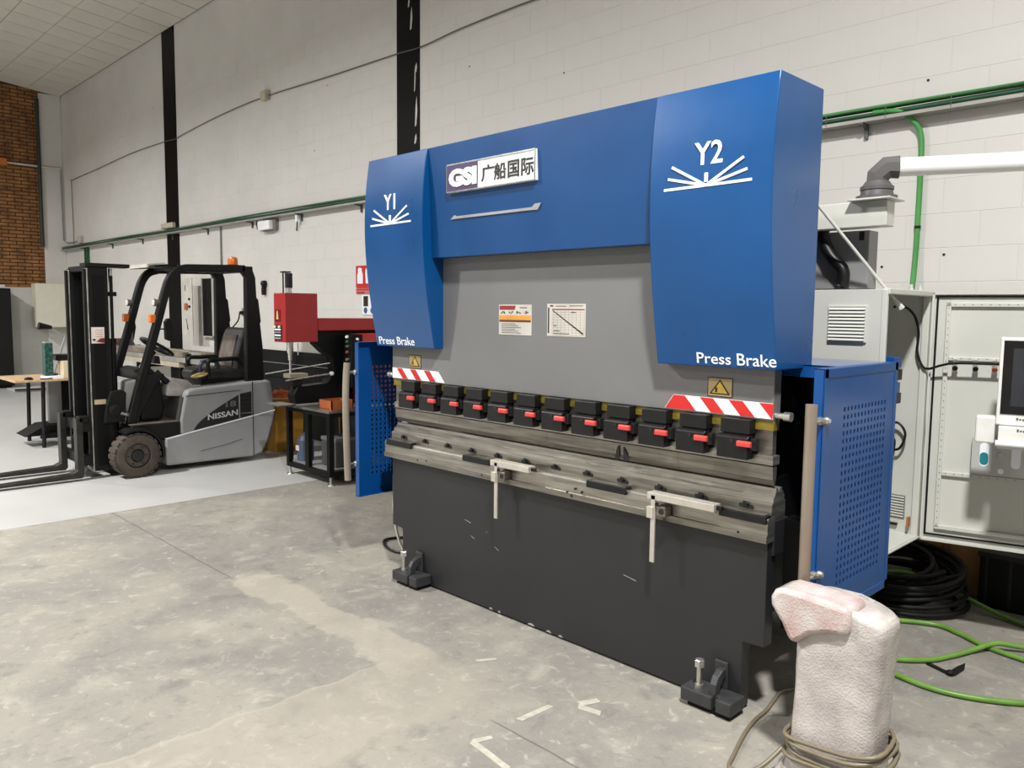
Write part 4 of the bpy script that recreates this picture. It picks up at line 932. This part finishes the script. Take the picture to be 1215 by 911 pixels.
for z, mt in ((1.345, WHITE), (1.30, M('valve_green', (60, 110, 70), .4)), (1.255, CHROME), (1.20, M('valve_rose', (150, 90, 90), .4)), (1.13, CHROME), (1.05, FG2), (.98, CHROME)):
    obj('valve_knob', MB().lathe((-6.52, 4.20, z), 'y', [(0, .016), (-.018, .013)], 12), mt, cpn)
    obj('valve_knob', MB().lathe((-6.45, 4.26, z-.02), 'x', [(0, .014), (.018, .011)], 12), mt, cpn)
pr = obj('punch_ram', MB().lathe((-6.715, 3.70, .985), 'z', [(0, .011), (.14, .011), (.145, .02), (.20, .022), (.22, .03), (.315, .03)], 16), CHROME, rp, smooth=35)
obj('stripper_bar', MB().tube([(-6.64, 3.74, 1.29), (-6.64, 3.74, 1.18)], .006, 8), CHROME, rp)
obj('anvil_plate', MB().box(-6.78, -6.65, 3.66, 3.85, .965, 1.005), M('anvil_steel', (150, 140, 126), .45, .5), rp, bevel=.003)
obj('anvil_post', MB().box(-6.75, -6.68, 3.70, 3.80, .88, .965), FB, rp, bevel=.003)
lv = obj('lever_rod', MB().tube([(-6.66, 3.62, .945), (-6.60, 4.06, .995)], .008, 8), CHROME, rp)
obj('lever_ball', MB().lathe((-6.60, 4.07, .995), 'y', [(-.022, .006), (-.016, .017), (0, .022), (.016, .017), (.022, .006)], 14), WHITE, rp, smooth=60)
obj('guide_bar', MB().tube([(-7.05, 3.62, .985), (-6.62, 4.3, 1.12)], .006, 8), CHROME, rp)
# open cabinet base
tp = obj('cabinet_top', MB().box(-7.02, -6.19, 3.78, 4.72, .668, .69), M('scuffed_top_plate', (108, 106, 102), .45, .4, .2, 7), rp, bevel=.003)
for x in (-7.0, -6.26):
    for y in (3.80, 4.65):
        obj('cabinet_post', MB().box(x, x+.05, y, y+.05, .08, .668), BLACK, rp, bevel=.003)
        ft = obj('cabinet_foot', MB().lathe((x+.025, y+.025, 0), 'z', [(0, .038), (.012, .034), (.02, .012), (.08, .012)], 16), CHROME, rp, smooth=35)
for z in (.08, .628):
    obj('cabinet_rail', MB().box(-6.95, -6.26, 3.80, 3.84, z, z+.045), BLACK, rp, bevel=.003)
    obj('cabinet_rail', MB().box(-6.25, -6.21, 3.85, 4.65, z, z+.045), BLACK, rp, bevel=.003)
    obj('cabinet_rail', MB().box(-7.0, -6.96, 3.85, 4.65, z, z+.045), BLACK, rp, bevel=.003)
obj('cabinet_mullion', MB().box(-6.64, -6.58, 3.80, 3.84, .125, .628), BLACK, rp)
obj('cabinet_mullion', MB().box(-6.245, -6.21, 4.20, 4.25, .125, .628), BLACK, rp)
obj('cabinet_shelf', MB().box(-6.96, -6.25, 3.84, 4.66, .125, .14), M('shelf_grey', (120, 120, 120), .5), rp)
obj('cabinet_back', MB().box(-6.98, -6.24, 4.66, 4.69, .10, .66), BLACK, rp)
obj('table_plate', MB().box(-7.1, -6.8, 3.62, 3.80, .69, .70), M('scuffed_top_plate', (108, 106, 102)), rp)
# contents
BLUEB = M('blue_grey_bottle', (60, 70, 92), .4)
o = tag(obj('blue_canister', MB().lathe((-6.86, 3.93, .14), 'z', [(0, .08), (.20, .08), (.235, .05), (.24, .03), (.27, .03)], 20), BLUEB, None, smooth=35, origin=(-6.86, 3.93, .14)), 'small blue grey canister on the shelf inside the black cabinet', 'canister')
obj('canister_label', MB().box(-6.90, -6.84, 3.846, 3.852, .24, .29), PAPER, o)
BX1 = M('dark_grey_case', (64, 64, 66), .5)
cs = tag(obj('grey_case', MB().box(-6.55, -6.30, 3.92, 4.25, .14, .40), BX1, None, bevel=.008, origin=(-6.42, 4.1, .14)), 'dark grey case with lighter lid on the shelf inside the black cabinet', 'case')
obj('case_lid', MB().box(-6.555, -6.295, 3.915, 4.255, .38, .415), M('case_lid_grey', (96, 98, 100), .45), cs, bevel=.006)
for x, z in ((-6.90, .42), (-6.83, .42), (-6.52, .45), (-6.47, .45)):
    tag(obj('copper_rod', MB().lathe((x, 4.35, .14), 'z', [(0, .016), (z-.02, .016), (z, .01)], 10), M('copper_brown', (140, 100, 70), .45, .4), None, smooth=35, origin=(x, 4.35, .14)), 'short copper brown rod standing on the shelf inside the black cabinet', 'rod', 'rods inside the press cabinet')
ot = thing('parts_tray', (-6.27, 3.92, .69), 'orange parts tray on the top plate of the red headed press', 'tray')
OR = M('orange_tray_paint', (150, 78, 38), .5, 0, .1)
obj('tray_floor', MB().box(-6.42, -6.20, 3.82, 4.05, .69, .70), OR, ot)
for a in ((-6.42, -6.41, 3.82, 4.05), (-6.21, -6.20, 3.82, 4.05), (-6.42, -6.20, 3.82, 3.83), (-6.42, -6.20, 4.04, 4.05)):
    obj('tray_side', MB().box(*a, .70, .78), OR, ot)
for k in range(4): obj('tray_rivet', MB().box(-6.40+k*.045, -6.385+k*.045, 3.817, 3.82, .698, .708), BLACKP, ot)
# yellow bin behind the forklift
yb = thing('yellow_bin', (-8.3, 4.42, 0), 'yellow ochre bin heaped with orange rags behind the forklift counterweight', 'bin')
YB = M('ochre_bin', (184, 134, 40), .5, 0, .12, 6)
obj('bin_body', MB().prism([(-8.46,0),(-8.12,0),(-8.07,.60),(-8.50,.60)], 'y', 4.27, 4.62), YB, yb, bevel=.015)
obj('bin_rim', MB().box(-8.51, -8.06, 4.25, 4.64, .585, .61), YB, yb, bevel=.008)
mb = MB(); nu = 10
P_ = [[(-8.46+.36*i/nu, 4.29+.30*j/nu, .60+.075*math.sin(math.pi*i/nu)**.6*math.sin(math.pi*j/nu)**.6*(1+.35*math.sin(i*2.3+j*1.7))) for j in range(nu+1)] for i in range(nu+1)]
mb.add([p for r_ in P_ for p in r_], [(i*(nu+1)+j, (i+1)*(nu+1)+j, (i+1)*(nu+1)+j+1, i*(nu+1)+j+1) for i in range(nu) for j in range(nu)])
obj('rags', mb, M('orange_cloth', (196, 92, 40), .8, 0, .2, 14, .2), yb, smooth=60)

# ================================================================== THINGS ON AND AT THE BLOCK WALL
bw = thing('black_boards', (-7.6, 5.05, 0), 'row of matt black boards standing against the lower block wall', 'boards')
BB = M('matt_black_board', (20, 20, 22), .75, 0, .3, 3, spec=.2)
for r_ in range(3):
    for k in range(4):
        obj('board', MB().box(-10.4+k*1.4, -10.4+k*1.4+1.395, 5.055, 5.095, r_*.358, r_*.358+.354), BB, bw, bevel=.003)
obj('board_rail', MB().box(-10.4, -4.82, 5.045, 5.055, .905, .912), FG, bw)
# cable tray
ct = thing('cable_tray', (-8, 5.04, 2.79), 'long wire cable tray carrying green and dark cables along the block wall', 'cable tray')
DT = M('tray_dark', (92, 96, 92), .5, .4); GC = M('green_cable', (44, 84, 58), .45); GC2 = M('dark_green_cable', (34, 52, 42), .5); GCB = M('bright_green_cable', (72, 146, 76), .45)
obj('tray_bottom', MB().box(BX+.02, 3.5, 5.0, 5.095, 2.775, 2.781), M('tray_galvanised', (170, 168, 162), .45, .4), ct)
obj('tray_wire', MB().box(BX+.02, 3.5, 4.998, 5.002, 2.775, 2.795), M('tray_galvanised', (170, 168, 162)), ct)
obj('tray_wire', MB().box(BX+.02, 3.5, 4.998, 5.002, 2.848, 2.852), DT, ct)
for k in range(40): obj('tray_rung', MB().box(-12+k*.36, -11.996+k*.36, 4.997, 5.001, 2.778, 2.852), DT, ct)
for k, (y, z, mt, rr) in enumerate([(5.02, 2.797, GC2, .014), (5.045, 2.797, GC, .014), (5.07, 2.80, RUBBER, .015), (5.03, 2.822, GC, .013), (5.058, 2.825, GC2, .014), (5.045, 2.846, GC, .011)]):
    pts = [(x, y+.006*math.sin(x*1.3+k), z+.005*math.sin(x*.9+k*2)) for x in np.linspace(BX+.05, 3.4, 70)]
    obj('tray_cable', MB().tube(pts, rr, 6), mt, ct, smooth=70)
obj('tray_cable', MB().tube([(x, 5.02, 2.852+.004*math.sin(x*2)) for x in np.linspace(-4.5, 3.4, 30)], .012, 6), GCB, ct, smooth=70)
for x in (-17.3, -15.7, -14.2, -12.9, -11.6, -10.2, -8.9, -7.6, -5.5, -3.9, -2.06, -.6):
    obj('tray_bracket', MB().prism([(5.0,2.775),(5.096,2.775),(5.096,2.69),(5.082,2.69),(5.082,2.755),(5.0,2.765)], 'x', x-.012, x+.012), DT, ct)
# green cable dropping from the tray behind the cabinet
gd = tag(obj('green_cable', MB().tube(curve_pts([(-2.0, 5.03, 2.83), (-1.85, 5.03, 2.81), (-1.77, 5.06, 2.74), (-1.735, 5.078, 2.66), (-1.728, 5.082, 2.5), (-1.728, 5.082, 2.2), (-1.73, 5.08, 1.95), (-1.74, 5.05, 1.6), (-1.78, 5.0, 1.2)], 8), .016, 10), GCB, None, smooth=60, origin=(-2.0, 5.03, 2.83)), 'bright green cable dropping down the wall from the tray above the cabinet', 'cable')
obj('cable_clamp', MB().lathe((-1.728, 5.082, 2.12), 'z', [(0, .019), (.015, .019)], 12), BLKPL, gd)
# thin wire strung across the wall
wp = [(-17.96, 2.9), (-17.96, 3.4), (-17.97, 4.12), (-17.85, 4.185), (-16.3, 4.20), (-14.6, 4.24), (-13.1, 4.25), (-12.7, 4.235), (-12.2, 4.24), (-11.0, 4.30), (-9.75, 4.315), (-8.2, 4.28), (-7.0, 4.245), (-6.5, 4.25), (-5.9, 4.245), (-4.9, 4.262), (-4.0, 4.25), (-2.5, 4.27), (2, 4.27)]
tag(obj('wall_wire', MB().tube(curve_pts([(x, 5.082, z+.02*math.sin(x*5)) for x, z in wp], 6), .0065, 6), M('grey_wire', (86, 82, 78), .6), None, smooth=60, origin=(-17.96, 5.08, 2.9)), 'thin dark wire strung high across the block wall', 'wire')
jb = tag(box('junction_box', -9.80, -9.66, 5.03, 5.098, 4.28, 4.40, M('yellowed_plastic', (186, 178, 160), .5), None, .008, origin=(-9.73, 5.06, 4.28)), 'small yellowed junction box on the wire high on the block wall', 'junction box')
obj('box_lid', MB().box(-9.79, -9.67, 5.024, 5.03, 4.29, 4.39), M('yellowed_plastic', (186, 178, 160)), jb)
jb = tag(box('junction_box', -17.55, -17.42, 5.03, 5.098, 2.88, 3.02, M('yellowed_plastic', (186, 178, 160)), None, .008, origin=(-17.5, 5.06, 2.88)), 'small junction box beside the corner pier just above the cable tray', 'junction box')
obj('box_lid', MB().box(-17.54, -17.43, 5.024, 5.03, 2.89, 3.01), M('yellowed_plastic', (186, 178, 160)), jb)
jb = tag(box('junction_box', -13.2, -12.75, 5.02, 5.08, 2.87, 2.95, M('yellowed_plastic', (186, 178, 160)), None, .006, origin=(-13.0, 5.05, 2.87)), 'low wide junction box on the black column just above the cable tray', 'junction box')
obj('box_lid', MB().box(-13.15, -12.8, 5.014, 5.02, 2.88, 2.94), M('yellowed_plastic', (186, 178, 160)), jb)
el = thing('emergency_light', (-9.69, 5.02, 2.63), 'small white emergency light hanging just below the cable tray', 'light fixture')
obj('light_body', MB().box(-9.86, -9.55, 4.99, 5.05, 2.63, 2.745), M('bright_white_plastic', (244, 244, 244), .3), el, bevel=.008)
obj('light_back', MB().box(-9.86, -9.50, 5.05, 5.098, 2.62, 2.76), M('grey_fitting', (120, 116, 112), .5), el)
obj('light_lead', MB().tube(curve_pts([(-9.86, 5.05, 2.68), (-9.96, 5.05, 2.65), (-10.0, 5.05, 2.72), (-9.95, 5.04, 2.80)], 5), .008, 6), RUBBER, el, smooth=60)
hk = thing('hanging_tag', (-8.95, 5.05, 2.66), 'small white tag and hook hanging from the cable tray left of the press brake', 'tag')
obj('tag_plate', MB().box(-8.955, -8.91, 5.03, 5.05, 2.68, 2.76), WHITE, hk); obj('hook', MB().tube([(-8.95, 5.06, 2.70), (-9.02, 5.085, 2.58)], .008, 6), FB, hk)
# grey electrical panel with its door ajar
ep = thing('wall_panel_box', (-11.7, 5.0, 1.2), 'grey wall mounted electrical box with its door open behind the forklift', 'electrical box')
PB_ = M('panel_box_grey', (196, 194, 186), .5)
for a in ((-11.76, -11.38, 5.07, 5.098, 1.18, 2.06), (-11.76, -11.745, 5.03, 5.07, 1.18, 2.06), (-11.395, -11.38, 5.03, 5.07, 1.18, 2.06), (-11.76, -11.38, 5.03, 5.07, 2.045, 2.06), (-11.76, -11.38, 5.03, 5.07, 1.18, 1.195)):
    obj('box_panel', MB().box(*a), PB_, ep)
obj('breaker_bank', MB().box(-11.74, -11.40, 5.045, 5.07, 1.20, 2.04), BLACK, ep)
for k in range(5): obj('breaker', MB().box(-11.70+.05*k, -11.665+.05*k, 5.035, 5.045, 1.72, 1.86), FB, ep)
dr = obj('box_door', MB().box(-12.12, -11.765, 4.895, 4.91, 1.18, 2.06), PB_, ep, bevel=.003)
obj('rotary_switch', MB().box(-12.02, -11.92, 4.875, 4.895, 1.58, 1.68), M('switch_rust', (168, 92, 60), .5), dr, bevel=.006)
for z in (1.74, 1.63): obj('switch_knob', MB().lathe((-11.85, 4.895, z), 'y', [(0, .02), (-.02, .016)], 12), FB, dr)
obj('door_stencil', MB().box(-12.01, -11.99, 4.893, 4.895, 1.86, 1.95), FB, dr); obj('door_stencil', MB().prism([(-12.0,1.45),(-11.98,1.45),(-11.92,1.29),(-11.95,1.28)], 'y', 4.893, 4.895), FB, dr)
tag(obj('conduit', MB().tube([(-11.17, 5.085, 2.06), (-11.17, 5.085, 2.79)], .012, 8), M('conduit_grey', (120, 122, 118), .5), None, smooth=60, origin=(-11.17, 5.085, 2.06)), 'thin vertical conduit dropping from the cable tray by the grey electrical box', 'conduit')
# signs and hung tool
fs_ = tag(obj('fire_sign', MB().box(-7.72, -7.20, 5.09, 5.099, 1.855, 2.10), RED, None, origin=(-7.5, 5.095, 1.855)), 'red fire extinguisher sign with white pictogram on the wall beside the blue cover', 'sign')
obj('pictogram', MB().prism([(-7.69,1.90),(-7.58,1.90),(-7.58,2.0),(-7.60,2.04),(-7.60,2.07),(-7.66,2.08),(-7.68,2.05),(-7.67,2.03),(-7.69,2.0)], 'y', 5.088, 5.091), WHITE, fs_)
obj('pictogram', MB().prism([(-7.52,1.90),(-7.44,1.90),(-7.44,1.94),(-7.48,1.96),(-7.45,2.0),(-7.49,2.05),(-7.52,2.07),(-7.53,2.0)], 'y', 5.088, 5.091), WHITE, fs_)
sb = tag(obj('fire_sign_strip', MB().box(-7.72, -7.20, 5.09, 5.099, 1.785, 1.85), M('sign_pale_red', (206, 110, 104), .5), None, origin=(-7.5, 5.095, 1.785)), 'narrow pale red strip sign under the red fire extinguisher sign', 'sign')
obj('print', MB().box(-7.70, -7.25, 5.088, 5.091, 1.825, 1.84), RED, sb); obj('print', MB().box(-7.70, -7.55, 5.088, 5.091, 1.792, 1.806), DRED, sb)
s2 = tag(obj('notice_sign', MB().box(-7.60, -7.15, 5.09, 5.099, 1.55, 1.775), WHITE, None, origin=(-7.4, 5.095, 1.55)), 'white notice with black bar and blue dots under the fire signs', 'sign')
obj('print', MB().box(-7.57, -7.48, 5.088, 5.091, 1.645, 1.76), BLACKP, s2)
for x in (-7.53, -7.40): obj('print', MB().lathe((x, 5.09, 1.60), 'y', [(0, .035), (-.002, .035)], 14), M('notice_blue', (70, 82, 130), .5), s2)
ht = thing('hand_brush', (-9.86, 5.06, 1.78), 'short black handled tool hung on the block wall beside the forklift', 'tool')
obj('tool_handle', MB().box(-9.91, -9.85, 5.05, 5.09, 1.79, 1.90), FB, ht, bevel=.008); obj('tool_head', MB().lathe((-9.87, 5.07, 1.90), 'z', [(0, .03), (.04, .045), (.08, .03)], 12), FB, ht, smooth=40)
sk = thing('wall_socket', (-10.4, 5.07, 1.45), 'small socket with trailing cable low on the block wall behind the forklift seat', 'socket')
obj('socket_box', MB().box(-10.47, -10.36, 5.04, 5.098, 1.50, 1.62), FG, sk, bevel=.006); obj('socket_plug', MB().lathe((-10.42, 5.04, 1.55), 'y', [(0, .03), (-.05, .022)], 12), FB, sk)
obj('socket_cable', MB().tube(curve_pts([(-10.42, 4.99, 1.55), (-10.5, 5.0, 1.44), (-10.75, 5.02, 1.33), (-11.0, 5.03, 1.28)], 6), .010, 6), RUBBER, sk, smooth=60)

# ================================================================== BEHIND THE FORKLIFT
rk = thing('profile_rack', (-12.4, 4.7, 0), 'low black steel rack holding long pale profiles behind the forklift', 'rack')
for x in (-14.2, -12.4, -10.9):
    for y in (4.42, 4.92): obj('rack_post', MB().box(x, x+.06, y, y+.06, 0, .98), FB, rk)
    for z in (.35, .72): obj('rack_arm', MB().box(x, x+.06, 4.42, 4.98, z, z+.05), FB, rk)
for k in range(14):
    y = 4.46+(k % 5)*.092; z = .77+(k//5)*.075; ln = rs.uniform(2.6, 3.6); x0 = -14.4+rs.uniform(0, .6)
    mt = [M('pale_profile', (196, 186, 166), .5, .2, .1), M('dull_profile', (140, 130, 116), .5, .3, .15), M('grey_profile', (170, 168, 162), .45, .4, .1)][k % 3]
    tag(obj('metal_profile', MB().box(x0, x0+ln, y, y+.085, z, z+.07), mt, None, bevel=.004, origin=(x0, y, z)), ['long cream coloured metal profile lying in the black rack behind the forklift', 'long dull brown metal profile lying in the black rack behind the forklift', 'long silver grey metal profile lying in the black rack behind the forklift'][k % 3], 'profile', ['cream profiles in the black rack', 'brown profiles in the black rack', 'grey profiles in the black rack'][k % 3])
for x, z, mt, lb_ in ((-13.9, .995, M('dark_offcut', (40, 38, 38), .6), 'dark wedge shaped offcut on top of the stacked profiles'), (-14.25, .995, M('red_tin', (120, 36, 34), .5), 'small red tin on the stacked profiles by the black wedge')):
    tag(obj('offcut' if 'wedge' in lb_ else 'tin', MB().prism([(x, z), (x+.32, z), (x+.17, z+.10)] if 'wedge' in lb_ else [(x, z), (x+.2, z), (x+.2, z+.07), (x, z+.07)], 'y', 4.5, 4.7), mt, None, origin=(x, 4.6, z)), lb_, 'offcut' if 'wedge' in lb_ else 'tin')
# work table by the brick wall side
wt = thing('work_table', (-10.4, 2.55, 0), 'small wooden topped work table on black trestle legs beyond the forklift mast', 'table')
WOOD = M('birch_top', (186, 156, 122), .55, 0, .1, 5, stretch=(1, 5, 1))
obj('table_top', MB().box(-10.85, -10.0, 2.18, 3.15, .765, .79), WOOD, wt, bevel=.004)
for x, y, dx in ((-10.12, 2.47, 0), (-10.75, 2.47, 0), (-10.12, 3.0, 0), (-10.75, 3.0, 0)):
    obj('table_leg', MB().tube([(x, y, 0), (x, y+.015, .765)], .022, 8), FB, wt)
obj('table_post', MB().box(-10.45, -10.38, 2.60, 2.74, .12, .765), FG, wt, bevel=.004); obj('table_post', MB().box(-10.43, -10.36, 2.74, 2.83, .12, .765), BLACK, wt)
obj('table_foot_plate', MB().prism([(2.30,.13),(2.50,.24),(2.86,.25),(2.9,.13)], 'x', -10.6, -10.2), BLACK, wt); obj('table_stretcher', MB().box(-10.2, -10.14, 2.45, 3.0, .10, .16), BLACK, wt)
def on_table(name, mb, mt, lab, cat, org, **k): return tag(obj(name, mb, mt, None, origin=org, **k), lab, cat)
gv = on_table('green_canister', MB().box(-10.3, -10.18, 2.53, 2.615, .79, 1.19), M('dark_green_label', (42, 84, 74), .5, 0, .5, 30), 'tall dark green packet standing on the wooden work table', 'packet', (-10.25, 2.57, .79), bevel=.006)
obj('packet_top', MB().box(-10.29, -10.19, 2.535, 2.61, 1.19, 1.205), FG2, gv)
on_table('cream_box', MB().box(-10.35, -10.12, 2.70, 2.87, .79, .98), M('cream_card', (220, 206, 172), .6), 'pale cream box on the wooden work table', 'box', (-10.25, 2.78, .79), bevel=.004)
on_table('black_case', MB().box(-10.5, -10.25, 2.66, 2.86, .982, 1.05), BLKPL, 'flat black case lying on top of the cream box', 'case', (-10.35, 2.76, .982), bevel=.01)
on_table('paper_stack', MB().prism([(-10.28,2.50),(-10.06,2.53),(-10.05,2.68),(-10.25,2.69)], 'z', .79, .815), WHITE, 'small stack of white papers on the wooden work table', 'papers', (-10.15, 2.6, .79))
on_table('black_mouse', MB().lathe((-10.06, 2.33, .79), 'z', [(0, .045), (.015, .045), (.03, .025)], 14), BLKPL, 'small round black puck near the end of the wooden table', 'puck', (-10.06, 2.33, .79), smooth=40)
on_table('black_strap', MB().box(-10.05, -10.02, 2.44, 2.56, .79, .802), BLKPL, 'thin black bar on the edge of the wooden table', 'bar', (-10.03, 2.5, .79))
dl = thing('desk_lamp', (-10.6, 2.7, .79), 'jointed desk lamp with black head on the wooden work table', 'lamp')
obj('lamp_base', MB().lathe((-10.6, 2.72, .79), 'z', [(0, .06), (.02, .05)], 14), FB, dl); obj('lamp_arm', MB().tube([(-10.6, 2.72, .80), (-10.6, 2.86, 1.25), (-10.6, 2.66, 1.38)], .012, 8), FG2, dl)
obj('lamp_head', MB().tube([(-10.6, 2.72, 1.36), (-10.6, 2.58, 1.38)], [.02, .045], 12), FB, dl)

# ================================================================== AT THE BRICK WALL
wc = thing('wall_cabinet', (-18.4, 4.7, 1.18), 'cream white wall cabinet hung below the brickwork beside the corner pier', 'cabinet')
WCB = M('cabinet_cream', (214, 212, 196), .5, 0, .03)
obj('cabinet_body', MB().box(-18.57, -18.25, 4.42, 5.06, 1.19, 2.08), WCB, wc, bevel=.006)
obj('cabinet_door', MB().box(-18.25, -18.232, 4.425, 5.055, 1.195, 2.075), WCB, wc, bevel=.003); obj('door_knob', MB().lathe((-18.232, 4.98, 1.6), 'x', [(0, .012), (.02, .016)], 10), CHROME, wc)
kc = thing('black_cupboard', (-18.3, 3.2, 0), 'tall black cupboard against the wall below the brickwork', 'cupboard')
obj('cupboard_body', MB().box(-18.56, -18.05, 2.3, 3.94, .05, 1.96), BLACK, kc, bevel=.006)
for y in (2.31, 3.13): obj('cupboard_door', MB().box(-18.05, -18.03, y, y+.80, .07, 1.94), FB, kc, bevel=.003)
obj('cupboard_plinth', MB().box(-18.5, -18.1, 2.35, 3.9, 0, .05), BLACK, kc); obj('cupboard_handle', MB().box(-18.03, -18.015, 3.16, 3.18, .95, 1.10), CHROME, kc)
tag(box('roof_sheet', -18.5, -18.1, 3.3, 3.86, 1.962, 2.03, PIPEW, None, .004, origin=(-18.3, 3.6, 1.962)), 'pale flat carton lying on top of the black cupboard', 'carton')
ft_ = tag(box('floor_tray', -17.6, -17.1, 3.7, 4.25, .003, .05, M('pale_tray', (190, 190, 186), .5), None, .01, origin=(-17.4, 4.0, .003)), 'low pale tray on the painted floor before the black cupboard', 'tray')
obj('tray_lip', MB().box(-17.08, -17.05, 3.72, 4.23, .03, .06), FB, ft_)
pp = thing('wall_pipe', (-18.5, 4.4, 4.46), 'thin white pipe run crossing brickwork and corner pier', 'pipe')
obj('pipe_run', MB().tube([(-18.55, 3.6, 4.46), (-18.55, 5.05, 4.46)], .02, 8), PIPEW, pp, smooth=60)
obj('pipe_box', MB().box(-18.6, -18.5, 3.7, 4.08, 4.40, 4.53), M('orange_box', (190, 106, 44), .6), pp)
obj('pipe_drop', MB().tube([(-18.55, 5.05, 4.46), (-18.55, 5.055, 3.0), (-18.4, 5.07, 2.93), (-17.6, 5.08, 2.93)], .012, 6), FG, pp)
dp = tag(obj('drain_pipe', MB().tube([(-18.53, 4.655, 2.84), (-18.53, 4.655, 5.8)], .035, 10), M('dark_green_pipe', (44, 50, 46), .5), None, smooth=60, origin=(-18.53, 4.655, 2.84)), 'dark vertical drain pipe between brickwork and corner pier', 'pipe')
gt = thing('green_riser', (-17.1, 5.05, 2.3), 'short green vertical cable duct below the tray near the hall corner', 'cable duct')
for x in (-17.2, -17.08): obj('riser_rail', MB().box(x, x+.03, 5.04, 5.09, 2.2, 2.775), GC, gt)
for k in range(6): obj('riser_rung', MB().box(-17.2, -17.05, 5.05, 5.07, 2.24+k*.09, 2.26+k*.09), GC, gt)
